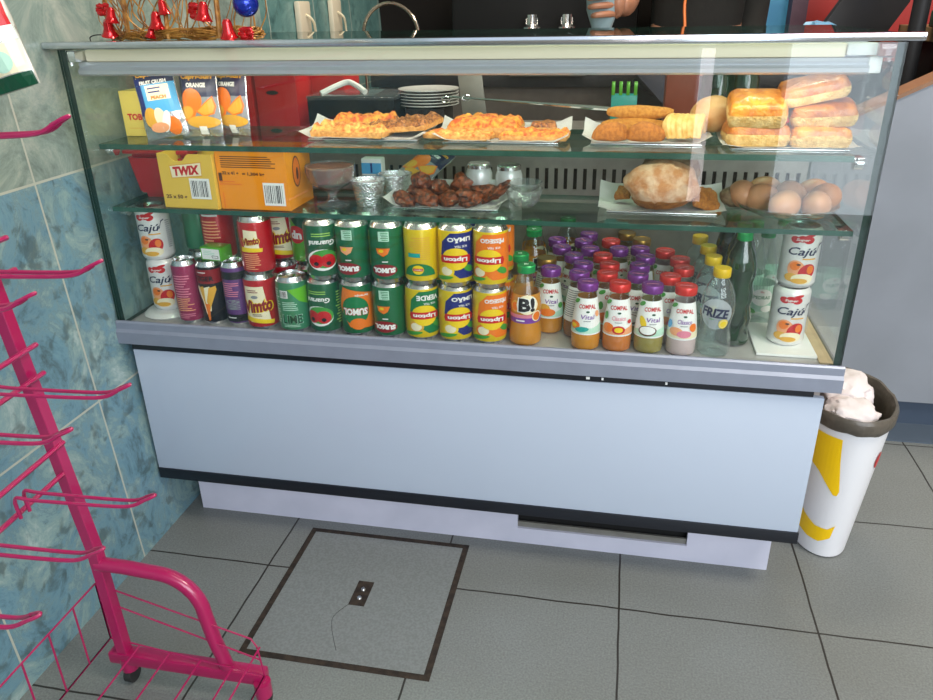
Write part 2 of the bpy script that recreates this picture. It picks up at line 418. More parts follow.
bm = newbm()   # street front: parapet below the window, with gaps added to suit the glass reflections
for a_, b2 in ((-.3, 1.39), (1.48, 1.83), (2.41, 4.2)): box(bm, a_, b2, -3.2, -3.1, 0, 1.1)
tag(build('wall_front', bm, 'plain_wall', smooth=False), kind='structure')
bm = newbm(); box(bm, -.3, 4.2, -3.0, 2.2, 2.7, 2.8); tag(build('ceiling', bm, 'ceiling', smooth=False), kind='structure')

# blue, grey and red wall sections behind the counter (right of the dark part)
bm = newbm()
box(bm, 1.40, 1.47, 2.0, 2.1, 0, 2.7, 1); box(bm, 1.47, 1.60, 1.98, 2.1, 0, 2.7, 0); box(bm, 1.60, 1.655, 1.9, 2.1, 0, 2.7, 2); box(bm, 1.655, 3.2, 2.04, 2.1, .9, 2.7, 3)
M['grey_paint'] = mat('grey_paint', s('#8c9a9c'), .5, noise_amt=.05); M['plum'] = mat('plum', s('#4a2c3a'), .5, noise_amt=.1)
tag(build('trim_1', bm, ['blue_wall', 'grey_paint', 'plum', 'red_wall'], smooth=False), kind='structure')

# ------------------------------------------------------------------ inspection hatch in the floor
h = thing('floor_hatch', 'square tiled inspection hatch with dark rusty frame set in the grey floor', 'floor hatch', (.55, -.145, 0))
M['rust'] = mat('rust', s('#1f1610'), .8, col2=s('#362a20'), nscale=60, bump=.4)
M['hatch_tile'] = mat('hatch_tile', s('#7e8282'), .48, col2=s('#727675'), nscale=200)
def ring(bm, x0, x1, y0, y1, w, z0, z1, mi=0):
    box(bm, x0, x1, y0, y0+w, z0, z1, mi); box(bm, x0, x1, y1-w, y1, z0, z1, mi); box(bm, x0, x0+w, y0+w, y1-w, z0, z1, mi); box(bm, x1-w, x1, y0+w, y1-w, z0, z1, mi)
bm = newbm(); ring(bm, -.189, .189, -.194, .194, .013, -.004, .0012); build('frame', bm, 'rust', h, False)
bm = newbm(); box(bm, -.176, .176, -.181, .181, -.004, .0014); build('cover_tile', bm, 'hatch_tile', h, False)
bm = newbm(); box(bm, -.022, .012, -.034, .038, .001, .002); build('lifting_recess', bm, 'rust', h, False)
bm = newbm()
for y in (-.012, .014):
    lathe(bm, [(0, .0055), (.004, .005), (.0055, .002)], 12, -.005, y)
build('bolt', bm, 'alu', h)
bm = newbm(); tube(bm, bez([(-.022, -.034, .0016), (-.04, -.07, .0016), (-.033, -.1, .0016), (-.018, -.13, .0016), (-.004, -.155, .0016)], 4), .0004, 4); build('crack', bm, 'black', h)

# ------------------------------------------------------------------ display case
W = 1.427
dc = thing('display_case', 'long refrigerated glass display case with white front panel and two glass shelves', 'display case', (0, 0, 0))
bm = newbm()   # kick plate with ventilation slot
box(bm, .06, 1.387, .08, .092, 0, .041); box(bm, .06, .845, .08, .092, .041, .14); box(bm, 1.216, 1.387, .08, .092, .041, .14)
box(bm, .06, .072, .092, .6, 0, .14); box(bm, 1.375, 1.387, .092, .6, 0, .14); box(bm, .072, 1.375, .588, .6, 0, .14)
kp = build('kick_plate', bm, 'kick', dc, False)
bm = newbm(); box(bm, .845, 1.216, .086, .091, .041, .055); build('slot_lip', bm, 'steel', kp, False)
bm = newbm()
for x, z in ((1.285, .085),): lathe(bm, [(0, .0), (.006, .0), (.006, .001), (.0, .001)], 14)
for v in bm.verts: v.co = Vector((v.co.x+1.285, .08-v.co.z, v.co.y+.092))
build('screw_cap', bm, 'panel_white', kp)
bm = newbm(); box(bm, .075, 1.37, .1, .58, .005, .135); build('slot_shade_block', bm, 'hole', dc, False)  # black block stands for the dark recess behind the kick slot
bm = newbm(); box(bm, .027, 1.405, .012, .6, .14, .5, 0, .001); build('cabinet_body', bm, 'case_side', dc)
bm = newbm(); box(bm, .021, 1.411, 0, .012, .165, .464, 0, .0015); build('front_panel', bm, 'panel_white', dc)
bm = newbm(); box(bm, .021, 1.413, -.003, .03, .139, .165, 0, .001); build('lower_trim', bm, 'black_strip', dc)
bm = newbm(); box(bm, .018, 1.392, .002, .03, .464, .479, 0, .001); build('upper_trim', bm, 'black_strip', dc)
for x, w in ((.983, .007), (1.012, .004), (1.13, .004)):
    bm = newbm(); box(bm, x, x+w, .0005, .002, .469, .474); build('paint_fleck', bm, 'ink_white', dc, False)
# metal ledge profile
prof = [(-.006, .479), (-.012, .482), (-.012, .508), (-.007, .514), (-.007, .528), (-.004, .531), (.0, .531), (.0, .524), (.016, .524), (.016, .516), (.03, .516), (.03, .479)]
bm = newbm()
a = [bm.verts.new((-.002, y, z)) for y, z in prof]; b_ = [bm.verts.new((1.433, y, z)) for y, z in prof]
bm.faces.new(list(reversed(a))); bm.faces.new(b_)
for i in range(len(a)): bm.faces.new((a[i], b_[i], b_[(i+1) % len(a)], a[(i+1) % len(a)]))
bmesh.ops.recalc_face_normals(bm, faces=bm.faces[:])
build('front_ledge', bm, 'ledge', dc, True, sharp=20)
bm = newbm(); box(bm, .004, 1.423, .03, .6, .5, .518); build('deck', bm, 'deck', dc, False)
bm = newbm(); box(bm, 1.4, 1.423, .03, .45, .518, .521); build('side_runner', bm, 'cardboard', dc, False)
# glass panes : faces + green edges
def pane(name, x0, x1, y0, y1, z0, z1, thin, gm='glass', em='glass_edge', parent=dc):
    bm = newbm(); fs = box(bm, x0, x1, y0, y1, z0, z1)
    for f in fs:
        f.normal_update(); n = f.normal
        f.material_index = 0 if abs(n[thin]) > .5 else 1
    bmesh.ops.recalc_face_normals(bm, faces=bm.faces[:])
    return build(name, bm, [gm, em], parent, False)
pane('front_glass', 0, W, 0, .006, .524, 1.062, 1)
pane('side_glass', 0, .012, .0065, .46, .52, 1.062, 0)
pane('side_glass', W-.012, W, .0065, .46, .52, 1.062, 0)
pane('top_glass', -.02, 1.44, .018, .56, 1.064, 1.072, 2, 'glass_top', 'glass_edge_shelf')
bm = newbm(); box(bm, -.028, 1.45, -.004, .018, 1.0635, 1.0755, 0, .003); build('top_rail', bm, mat('rail_metal', (.66, .68, .72), .16, 1.), dc)
# lamp housing under the top
bm = newbm(); 
pr = [(.030, 1.0145), (.025, 1.018), (.024, 1.024), (.028, 1.028), (.031, 1.030), (.029, 1.034), (.031, 1.0385), (.05, 1.0395), (.05, 1.0145)]
a = [bm.verts.new((.016, y, z)) for y, z in pr]; b_ = [bm.verts.new((1.387, y, z)) for y, z in pr]
bm.faces.new(a); bm.faces.new(b_[::-1])
for i in range(len(a)): bm.faces.new((a[i], b_[i], b_[(i+1) % len(a)], a[(i+1) % len(a)]))
bmesh.ops.recalc_face_normals(bm, faces=bm.faces[:])
box(bm, .02, 1.385, .05, .062, 1.018, 1.062)
M['lamp_metal'] = mat('lamp_metal', s('#c9ccd2'), .32, .35); lh = build('lamp_housing', bm, 'lamp_metal', dc)
bm = newbm(); box(bm, .03, 1.352, .034, .05, 1.0395, 1.060, 0, .003); build('lamp_diffuser', bm, 'diffuser', lh)
bm = newbm(); box(bm, 1.385, 1.405, .028, .056, 1.016, 1.04, 0, .003); box(bm, 1.352, 1.395, .03, .05, 1.042, 1.06, 0, .002); build('lamp_end_cap', bm, 'ink_white', lh)
for x0, x1 in ((.002, .028), (1.392, 1.424)):
    bm = newbm(); box(bm, x0, x1, .008, .04, 1.04, 1.06, 0, .003); lathe(bm, [(0, .006), (.004, .006), (.004, 0)], 10, (x0+x1)/2, .012, 1.034); build('glass_clamp', bm, 'dish_glass' if x0 > 1 else 'alu', dc)
# shelves
pane('shelf', .022, 1.392, .03, .285, .880, .890, 2, 'glass_shelf', 'glass_edge_shelf')
pane('shelf', .022, 1.412, .03, .24, .757, .766, 2, 'glass_shelf', 'glass_edge_shelf')
bm = newbm(); box(bm, .02, 1.40, .285, .305, .868, .882, 0, .001); build('shelf_bar', bm, 'steel', dc)
for z in (.868, .745):
    for x, d in ((.008, 1), (W-.008, -1)):
        bm = newbm()
        g = bmesh.ops.create_cone(bm, cap_ends=True, segments=14, radius1=.011, radius2=.011, depth=.014); bmesh.ops.rotate(bm, verts=g['verts'], matrix=Matrix.Rotation(PI/2, 3, 'Y')); bmesh.ops.translate(bm, verts=g['verts'], vec=(x+d*.007, .08, z+.002))
        box(bm, min(x, x+d*.02), max(x, x+d*.02), .07, .1, z+.006, z+.012, 0, .001)
        build('shelf_bracket', bm, 'chrome', dc)
# rear grille with slots
bm = newbm(); N = 64; zt, zb_, s0, s1 = .812, .52, .733, .781
xs = [.01]
for i in range(N):
    c = .03+i*(1.37/(N-1)); xs += [c-.0042, c+.0042]
xs.append(1.417)
for i in range(0, len(xs)-1):
    if i % 2 == 0: box(bm, xs[i], xs[i+1], .44, .445, s0, s1)
box(bm, .01, 1.417, .44, .445, s1, zt); box(bm, .01, 1.417, .44, .445, zb_, s0)
gp = build('rear_grille', bm, 'steel', dc, False)
bm = newbm(); box(bm, .01, 1.417, .47, .475, .52, .81); build('rear_shade_sheet', bm, 'hole', dc, False)  # near-black sheet stands for the shade behind the grille slots
bm = newbm(); box(bm, .0, 1.427, .438, .86, .812, .83, 0, .002); box(bm, .01, 1.417, .84, .85, .14, .812); build('worktop', bm, 'steel', dc)
bm = newbm(); box(bm, .0, 1.427, .6, .84, .14, .16); build('rear_base', bm, 'steel', dc, False)
for x in (.03, 1.39):
    bm = newbm(); box(bm, x, x+.03, .80, .84, 0, .14); build('leg', bm, 'steel', dc, False)

ZD, ZM, ZU = .5185, .7665, .8905
# ------------------------------------------------------------------ cans
RC, HC = .033, .1185
def can_body_profile(r, h):
    return [(0, .008), (r*.55, .006), (r*.72, .001), (r*.78, 0), (r*.86, .003), (r*.97, .009), (r, .015), (r, h-.016), (r*.97, h-.010), (r*.84, h-.003), (r*.84, h-.0012), (r*.815, h), (r*.79, h-.0015), (r*.77, h-.006), (r*.7, h-.0065), (0, h-.0065)]
def make_can(label, paint, art, kind='drink_can', cat='can', r=RC, h=HC, group=None, silver=True):
    t = thing(kind, label, cat, group=group)
    P = can_body_profile(r, h); bm = newbm()
    lathe(bm, P[5:9], 56)
    body = build('can_body', bm, paint, t)
    bm = newbm(); lathe(bm, P[8:], 32); build('can_lid', bm, 'alu', t)
    bm = newbm(); lathe(bm, P[:6], 32); build('can_base', bm, 'alu', t)
    bm = newbm(); blob(bm, (0, .004, h-.0045), (.008, .012, .0012), 2, 0); tab = build('pull_tab', bm, 'alu', t)
    if art:
        rad = interp([(a, b) for a, b in P[5:10]])
        art.build('can_print', cylmap(rad, r*.82), t, step=r*.1, base=.0005)
    return t
def A_lipton(bg, name, fruit):
    a = Art()
    a.poly([(-.05, .013), (.006, .013), (.020, .03), (.023, .055), (.014, .08), (-.008, .1), (-.05, .1)], bg)
    a.ell(.013, .086, .013, .012, fruit); a.ell(.013, .086, .0095, .0085, 'ink_cream')
    a.ell(-.024, .082, .011, .006, 'ink_leaf', -30); a.ell(.02, .100, .018, .004, 'ink_leaf', 10)
    a.ell(-.002, .062, .0215, .0215, 'ink_yellow'); a.poly([(-.025, .0550), (.021, .0550), (.023, .062), (.021, .0695), (-.025, .0695), (-.027, .062)], 'ink_red')
    a.text('Lipton', -.002, .062, .0105, 'ink_white', w=.037, bold=.04)
    a.text(name, -.008, .0255, .0105, 'ink_white', w=.036, bold=.04); a.text('ICE TEA', -.01, .0375, .004, 'ink_white')
    a.lines(.036, .06, .014, .07, 12, 'ink_gold', 3)
    return a
def A_lipton_back():
    a = Art(); a.lines(0, .045, .036, .045, 11, 'ink_gold', 4); a.rect(.008, .058, .02, .008, 'ink_teal')
    a.ell(0, .098, .026, .024, 'ink_green', a0=180, a1=360); a.ell(.002, .086, .009, .009, 'ink_yellow'); a.rect(.002, .086, .016, .0055, 'ink_red'); a.text('Lipton', .002, .086, .0035, 'ink_white', w=.013)
    return a
def A_guarana(sm=False):
    a = Art(); a.ell(0, .076, .0255, .0215, 'ink_white'); a.ell(-.003, .074, .0225, .0185, 'ink_leaf')
    a.ell(-.009, .078, .0125, .0135, 'ink_red'); a.ell(.0105, .078, .0125, .0135, 'ink_red'); a.ell(-.009, .083, .004, .004, 'ink_black'); a.ell(.0105, .083, .004, .004, 'ink_black')
    a.text('Guaraná', 0, .042, .0105, 'ink_white', w=.042, bold=.03, shear=.2); a.lines(0, .026, .03, .009, 2, 'ink_palegreen', 2)
    a.lines(-.036, .06, .012, .07, 12, 'ink_palegreen', 8)
    return a
def A_sumol(orange=False, fruit='ink_orange'):
    a = Art()
    if orange:
        a.poly([(-.045, .03), (.02, .012), (.03, .055), (.01, .095), (-.045, .1)], 'ink_orange')
        a.ell(.0, .06, .024, .030, 'ink_green'); a.ell(-.004, .088, .014, .012, 'ink_orange')
        a.text('SUMOL', .0, .062, .016, 'ink_red', w=.044, bold=.11); a.text('SUMOL', .0, .062, .0145, 'ink_white', w=.041, bold=.05); a.text('laranja', -.012, .028, .006, 'ink_white', w=.022)
    else:
        a.rect(-.002, .024, .017, .019, 'ink_mint').lines(-.002, .024, .014, .017, 5, 'ink_green', 3); a.poly([(-.011, .047), (.011, .047), (.009, .057), (0, .063), (-.007, .058)], fruit); a.ell(.003, .052, .004, .003, 'ink_yellow')
        a.lines(0, .073, .014, .005, 1, 'ink_white'); a.ell(0, .09, .021, .012, 'ink_darkred'); a.text('SUMOL', 0, .09, .0105, 'ink_white', w=.036, bold=.07)
        a.lines(.029, .05, .008, .07, 14, 'ink_palegreen', 8)
    return a
def A_vimto():
    a = Art(); a.poly([(-.021, .03), (-.014, .019), (.022, .019), (.019, .045), (.014, .096), (-.02, .096), (-.022, .06)], 'ink_cream')
    a.poly([(-.026, .022), (.026, .014), (.028, .022), (-.022, .032)], 'ink_yellow'); a.lines(-.003, .086, .024, .008, 2, 'ink_darkred', 3); a.ell(-.002, .074, .006, .0035, 'ink_grey')
    a.text('Vimto', .003, .055, .03, 'ink_yellow', w=.052, bold=.1, shear=.25, rot=8); a.text('Vimto', .002, .055, .028, 'ink_darkred', w=.049, bold=.05, shear=.25, rot=8)
    a.lines(0, .035, .018, .006, 2, 'ink_brown', 5)
    return a
def A_7up():
    a = Art(); a.poly([(-.05, .012), (.02, .012), (-.01, .05), (-.05, .06)], 'ink_darkgreen'); a.poly([(.016, .03), (.04, .012), (.04, .06), (.022, .06)], 'ink_white')
    a.ell(.004, .052, .017, .0185, 'ink_red'); a.text('up', .004, .052, .018, 'ink_white', w=.022, bold=.05); a.text('7', -.025, .065, .034, 'ink_white', w=.016, bold=.08)
    return a
def A_back(): 
    a = Art(); a.poly([(.0, .095), (.035, .1), (.035, .06), (.018, .07)], 'ink_lime'); a.barcode(-.007, .085, .014, .016); a.lines(-.022, .06, .014, .075, 14, 'ink_mint', 9)
    a.lines(.004, .06, .03, .02, 5, 'ink_mint', 3); a.text('LIME', .004, .032, .02, 'ink_mint', w=.034)
    a.text('LIME', .004, .032, .0185, 'ink_darkgreen', w=.032); a.lines(.004, .018, .03, .006, 2, 'ink_mint', 5)
    return a
def A_pinkslim():
    a = Art(); a.lines(.0, .085, .032, .05, 9, 'ink_pink', 6); a.lines(0, .045, .034, .03, 7, 'ink_peach', 9); a.lines(-.0, .02, .03, .012, 3, 'ink_pink', 2); a.rect(-.024, .07, .004, .1, 'ink_white')
    return a
def A_flame():
    a = Art(); a.rect(0, .108, .16, .03, 'ink_darkred'); a.lines(0, .117, .026, .004, 1, 'ink_white'); a.text('TIGER', 0, .104, .011, 'ink_black', w=.032, bold=.04)
    for k, (x, hh) in enumerate(((-.012, .075), (-.005, .088), (.004, .086), (.012, .07))):
        a.poly([(x-.006, .085), (x-.001+.002*k, .088), (x+.006, .08), (x*.3+.004, .09-hh+.03), (x*.3, .025+.004*k), (x*.3-.004, .055)], 'ink_gold' if k % 2 else 'ink_cream')
    a.poly([(-.004, .05), (.004, .05), (.002, .015), (-.001, .012)], 'ink_orange')
    return a
def A_violet():
    a = Art(); a.rect(0, .112, .15, .016, 'ink_black'); a.rect(0, .02, .15, .016, 'ink_black'); a.lines(0, .082, .03, .032, 7, 'ink_pink', 2); a.text('MANGA', 0, .05, .026, 'ink_grey', w=.022, bold=.03, rot=90); a.lines(0, .021, .024, .005, 1, 'ink_white')
    return a
def A_redlines():
    a = Art(); a.lines(0, .06, .034, .06, 9, 'ink_peach', 5); a.rect(.0, .1, .03, .004, 'ink_white'); return a
def A_vimback():
    a = Art(); a.lines(.0, .03, .028, .034, 8, 'ink_peach', 5); a.poly([(-.012, .055), (.014, .055), (.012, .092), (-.01, .095)], 'ink_cream'); a.poly([(-.018, .05), (.018, .05), (.019, .057), (-.017, .06)], 'ink_yellow')
    a.text('Vimto', .001, .072, .016, 'ink_yellow', w=.029, bold=.1, shear=.25, rot=8); a.text('Vimto', .001, .072, .015, 'ink_darkred', w=.027, bold=.05, shear=.25, rot=8)
    a.lines(-.034, .06, .01, .08, 2, 'ink_yellow', 4); a.poly([(-.045, .03), (-.034, .03), (-.032, .095), (-.045, .095)], 'ink_cream'); a.text('o', -.036, .062, .014, 'ink_darkred', bold=.08)
    return a
FLIP = lambda rz: (PI, 0, rz)
def put(root, x, y, z, label, group=None, rz=0., flip=False, first=False):
    hh = HC
    loc = (x, y, z+(hh if flip else 0)); rot = (PI, 0, -rz+0) if flip else (0, 0, rz)
    # turning over about the x axis swings the front to the back: turn half round again
    if flip: rot = (0, PI, rz)
    if first: root.location = loc; root.rotation_euler = rot; root['label'] = label; o = root
    else: o = dup(root, loc, label=label, rot=rot)
    if group: o['group'] = group
    elif 'group' in o.keys() and not group: del o['group']
    return o
SP = .0678; X0 = .383; YF = .0455; YB = .1145
designs = {
 'guarana': make_can('x', 'can_darkgreen', A_guarana()),
 'sumol_o': make_can('x', 'can_green', A_sumol(True)),
 'sumol_t': make_can('x', 'can_green', A_sumol()),
 'sumol_m': make_can('x', 'can_green', A_sumol(False, 'ink_peach')),
 'lip_g': make_can('x', 'can_yellow', A_lipton('ink_green', 'VERDE', 'ink_gold')),
 'lip_b': make_can('x', 'can_yellow', A_lipton('ink_blue', 'LIMÃO', 'ink_yellow')),
 'lip_o': make_can('x', 'can_yellow', A_lipton('ink_orange', 'PÊSSEGO', 'ink_orange')),
 'lip_back': make_can('x', 'can_yellow', A_lipton_back()),
 'vimto': make_can('x', 'can_red', A_vimto()),
 'vimback': make_can('x', 'can_red', A_vimback()),
 'sevenup': make_can('x', 'can_lime', A_7up()),
 'limeback': make_can('x', 'can_silvergreen', A_back()),
 'redlines': make_can('x', 'can_red', A_redlines()),
}
used = set()
def P(k, x, y, z, label, **kw):
    f = k not in used; used.add(k); return put(designs[k], x, y, z, label, first=f, **kw)
Z2 = ZD+HC+.0003
P('limeback', X0, YF, ZD, 'silver-topped green can showing its text side, right of the lower red can', rz=R(5))
P('guarana', X0+SP, YF, ZD, 'dark green can with two red berries, upside down in the bottom front row', flip=True, rz=R(-6))
P('guarana', X0+SP+.006, YF-.004, Z2, 'dark green can with two red berries, upside down on top of its twin', flip=True, rz=R(22))
P('sumol_o', X0+2*SP, YF, ZD, 'green can with orange panel and large round emblem, upside down, bottom row', flip=True, rz=R(12))
P('sumol_m', X0+2*SP+.003, YF-.004, Z2, 'green can with orange fruit slice, upside down above the orange-panelled one', flip=True, rz=R(-4))
P('sumol_t', X0+3*SP, YF, ZD, 'green can with small wedge and barcode, upside down, left of bottom yellow-green can', flip=True, rz=R(-4))
P('sumol_t', X0+3*SP+.004, YF-.004, Z2, 'green can with small wedge and barcode, upside down in the upper row', flip=True, rz=R(3))
P('lip_g', X0+4*SP, YF, ZD, 'yellow can with green swirl and round emblem, upside down in the bottom row', flip=True, rz=R(18))
P('lip_back', X0+4*SP+.004, YF-.004, Z2, 'mostly yellow can turned to its text side, upside down in the upper row', flip=True, rz=R(6))
P('lip_b', X0+5*SP, YF, ZD, 'yellow and dark blue lemon tea can, upside down in the bottom row', flip=True, rz=R(20))
P('lip_b', X0+5*SP+.003, YF-.004, Z2, 'yellow and dark blue lemon tea can, upside down in the upper row', flip=True, rz=R(8))
P('lip_o', X0+6*SP, YF, ZD, 'yellow and orange peach tea can, upside down, bottom row beside orange juice bottle', flip=True, rz=R(14))
P('lip_o', X0+6*SP+.003, YF-.004, Z2, 'yellow and orange peach tea can, upside down at the upper row right end', flip=True, rz=R(-2))
gl = 'cans in the second rank behind the front cans'
for i, (k, c) in enumerate((('guarana', 'dark green'), ('sumol_m', 'green'), ('sumol_t', 'green'), ('lip_g', 'yellow and green'), ('lip_b', 'yellow and blue'), ('lip_o', 'yellow and orange'))):
    for z, w in ((ZD, 'lower'), (Z2, 'upper')):
        P(k, X0+.004+(i+1)*SP, YB, z, f'{c} can in the second rank, {w} layer, behind the '+('berry', 'orange-panelled', 'wedge-printed', 'green-swirl', 'lemon tea', 'peach tea')[i]+' can', group=gl, flip=True)
P('vimto', .310, .050, ZD, 'red can with large cream label and slanted name, standing in the bottom row', rz=R(6))
P('vimback', .316, .050, Z2, 'red can with small cream label and text block, atop the lower red can', rz=R(4))
P('vimto', .324, .14, ZD, 'red can on the deck behind the front red can')
P('vimto', .326, .14, Z2, 'red can with cream label peeking out behind the upper red can', rz=R(18))
P('sevenup', .392, .1285, ZD, 'lime green can with red disc on the deck behind the text-side can', flip=True)
P('sevenup', .392, .126, Z2, 'lime green can with red disc, upside down on top beside the upper berry can', flip=True, rz=R(-10))
P('redlines', .193, .125, ZD, 'red can with pale print on the deck behind the black slim can')
P('redlines', .193, .125, Z2, 'red can with pale print stacked behind the small green packet')
P('limeback', .112, .18, ZD, 'silvery green can on the deck behind the pink slim can', rz=R(40))
P('limeback', .116, .18, Z2, 'silvery green can stacked in shade behind the white fruit cans', rz=R(150))
HS = .138; RS = .0265
c = make_can('slim magenta energy drink can beside the white fruit cans', 'can_pink', A_pinkslim(), r=RS, h=HS); c.location = (.144, .052, ZD); c.rotation_euler = (0, 0, R(8))
c = make_can('slim black can with golden flame and red top band', 'can_black', A_flame(), r=RS, h=HS); c.location = (.199, .054, ZD)
c = make_can('slim purple can with black bands next to the red can', 'can_violet', A_violet(), r=RS, h=HS); c.location = (.2535, .056, ZD)
# green packet lying on the slim cans
t = thing('drink_packet', 'small green packet with white label lying on the slim cans', 'packet', (.218, .06, ZD+HS+.0005), R(-8)); t.scale = (.85, .85, .85)
bm = newbm(); box(bm, -.03, .03, -.022, .022, 0, .034, 0, .004); build('packet_body', bm, 'can_lime', t)
Art().rect(0, .017, .05, .026, 'ink_white').lines(-.003, .02, .034, .012, 3, 'ink_mint').rect(.012, .011, .018, .006, 'ink_black').rect(.012, .011, .015, .004, 'ink_white').build('packet_label', flatmap((0, -.022, 0), (1, 0, 0), (0, 0, 1)), t, step=None)

# white embossed fruit cans
def caju(label):
    t = thing('fruit_drink_can', label, 'can')
    r = .0335; h = .1125; bm = newbm()
    prof = [(r*.82, 0), (r*.9, .002), (r, .008)]+[(r*(1-.006*((i % 2))), .008+(h-.018)*i/14) for i in range(15)]+[(r*.97, h-.006), (r*.86, h-.002), (r*.82, h)]
    lathe(bm, prof, 32); build('can_body', bm, 'can_white', t)
    bm = newbm(); lathe(bm, [(r*.82, h), (r*.78, h-.004), (0, h-.004)], 28); lathe(bm, [(0, .004), (r*.78, .004), (r*.82, 0)], 28); build('can_lid', bm, 'alu', t)
    a = Art()
    for k in range(3): a.ell(-.004+.010*(k-1), .092+(.002 if k == 1 else 0), .0075, .0062, 'ink_red', 20*(k-1))
    a.ell(.006, .1, .009, .003, 'ink_red', 20); L = a.layer
    a.text('Super', -.003, .092, .006, 'ink_white', w=.02, shear=.2)
    a.text('Cajú', -.001, .069, .0195, 'ink_navy', w=.042, shear=.3, bold=.015); a.poly([(.018, .068), (.02, .068), (.0235, .084), (.0295, .087), (.029, .0845), (.025, .0825)], 'ink_navy')
    a.rect(.01, .0575, .02, .0025, 'ink_gold')
    a.ell(-.006, .036, .013, .019, 'ink_peach', 15); a.ell(.009, .033, .012, .016, 'ink_red', -20); a.ell(-.012, .022, .010, .008, 'ink_gold'); a.ell(.004, .020, .016, .010, 'ink_cream'); a.ell(.0, .016, .012, .005, 'ink_gold')
    a.ell(-.009, .044, .007, .008, 'ink_orange'); a.ell(-.004, .047, .003, .002, 'ink_brown'); a.ell(.013, .038, .005, .008, 'ink_orange')
    a.lines(.036, .055, .012, .06, 14, 'ink_grey', 4)
    a.build('can_print', cylmap(interp([(r, 0), (r, h)]), r*.86), t, step=.005)
    return t
cj = caju('white fruit drink can at the left end, lower of the stacked pair'); cj.location = (.066, .096, ZD+.0125); cj.rotation_euler = (0, 0, R(12))
dup(cj, (.063, .096, ZD+.0125+.1128), R(10), 'white fruit drink can at the left end, upper of the stacked pair')
dup(cj, (1.352, .118, ZD+.0065), R(-3), 'white fruit drink can at the right end, lower of the stacked pair')
dup(cj, (1.356, .126, ZD+.0065+.1128), R(-3), 'white fruit drink can at the right end, upper of the stacked pair')
bm = newbm(); lathe(bm, [(0, 0), (.05, 0), (.053, .003), (.045, .010), (.04, .012), (0, .012)], 36)
tag(build('stand_plate', bm, 'can_white', loc=(.066, .09, ZD)), 'round white plastic stand under the left pair of fruit cans', 'stand')
bm = newbm(); box(bm, -.06, .048, -.075, .08, 0, .006, 0, .003)
tag(build('plastic_mat', bm, 'ink_white', loc=(1.352, .125, ZD)), 'white plastic mat under the right pair of fruit cans', 'mat')

# ------------------------------------------------------------------ juice bottles
JP = [(0, .002), (.022, 0), (.0265, .004), (.0275, .012), (.0275, .036), (.0265, .05), (.0235, .074), (.0205, .094), (.0185, .104)]
jrad = interp(JP[2:])
def juice_bottle(label, jm, lid, art, group=None):
    t = thing('juice_bottle', label, 'bottle', group=group)
    bm = newbm(); lathe(bm, JP, 28); build('juice_fill', bm, jm, t)
    bm = newbm(); lathe(bm, [(.0186, .104), (.0175, .110), (.0165, .114), (.0165, .121)], 24); build('bottle_neck', bm, 'bottle_glass', t)
    bm = newbm(); lathe(bm, [(.0165, .117), (.0198, .1175), (.0203, .119), (.0203, .130), (.019, .1325), (.0165, .1325), (.0155, .1318), (0, .1318)], 28)
    cp = build('cap', bm, lid, t)
    if 'purple' in lid or 'red' in lid:
        a = Art(); a.text('COMPAL', 0, .0, .005, 'ink_pink', w=.022, shear=.2); a.build('cap_print', flatmap((0, 0, .1318), (1, 0, 0), (0, 1, 0)), cp, step=None)
    if art: art.build('bottle_label', cylmap(jrad, .0205), t, step=.0045, vstep=.012)
    return t
def A_compal(word, wordm, foot, fr):
    a = Art(); a.poly([(-.032, .034), (.032, .034), (.032, .104), (-.032, .104)], 'ink_white')
    a.poly([(-.032, .037), (.032, .037), (.034, .056), (.01, .047), (-.012, .052), (-.032, .044)], foot)
    a.text('COMPAL', .003, .089, .0085, 'ink_red', w=.031, bold=.03, arc=4); a.ell(.004, .079, .003, .002, 'ink_darkgreen'); a.text(word, .004, .069, .0085, wordm, w=.022, bold=.01, shear=.1)
    a.lines(.006, .061, .016, .0035, 1, 'ink_grey')
    for (x, y, rx, ry, m_, ro) in fr: a.ell(x, y, rx, ry, m_, ro)
    a.ell(-.018, .098, .007, .004, 'ink_leaf', 30)
    return a
fr_or = [(-.016, .052, .009, .008, 'ink_orange', 0), (-.017, .051, .005, .004, 'ink_yellow', 0), (-.004, .045, .010, .005, 'ink_teal', 10), (.02, .075, .004, .006, 'ink_peach', 0)]
fr_pe = [(-.012, .050, .009, .009, 'ink_orange', 0), (.004, .047, .009, .008, 'ink_red', 0), (.004, .047, .006, .005, 'ink_yellow', 0), (-.018, .072, .004, .008, 'ink_leaf', 0), (.021, .062, .004, .004, 'ink_red', 0)]
fr_co = [(-.012, .064, .005, .012, 'ink_yellow', 20), (-.004, .048, .013, .010, 'ink_brown', 0), (-.004, .049, .011, .008, 'ink_white', 0), (.016, .046, .008, .006, 'ink_mint', 0)]
fr_li = [(-.008, .05, .010, .008, 'ink_peach', 0), (.004, .046, .010, .007, 'ink_pink', 0), (.017, .058, .006, .008, 'ink_orange', 0), (-.02, .062, .005, .008, 'ink_skyblue', 0)]
fr_ma = [(-.008, .054, .010, .010, 'ink_gold', 0), (-.002, .047, .012, .008, 'ink_orange', 0), (.02, .06, .005, .006, 'ink_leaf', 0)]
jb1 = juice_bottle('purple-capped bottle of bright orange juice in the front row', 'juice_orange', 'lid_purple', A_compal('Vital', 'ink_purple', 'ink_mint', fr_or)); jb1.location = (.976, .046, ZD)
jb2 = juice_bottle('red-capped bottle of peach-coloured juice in the front row', 'juice_peach', 'lid_red', A_compal('Clássico', 'ink_pink', 'ink_peach', fr_pe)); jb2.location = (1.035, .048, ZD)
jb3 = juice_bottle('purple-capped bottle of olive green juice in the front row', 'juice_olive', 'lid_purple', A_compal('Vital', 'ink_purple', 'ink_mint', fr_co)); jb3.location = (1.094, .049, ZD)
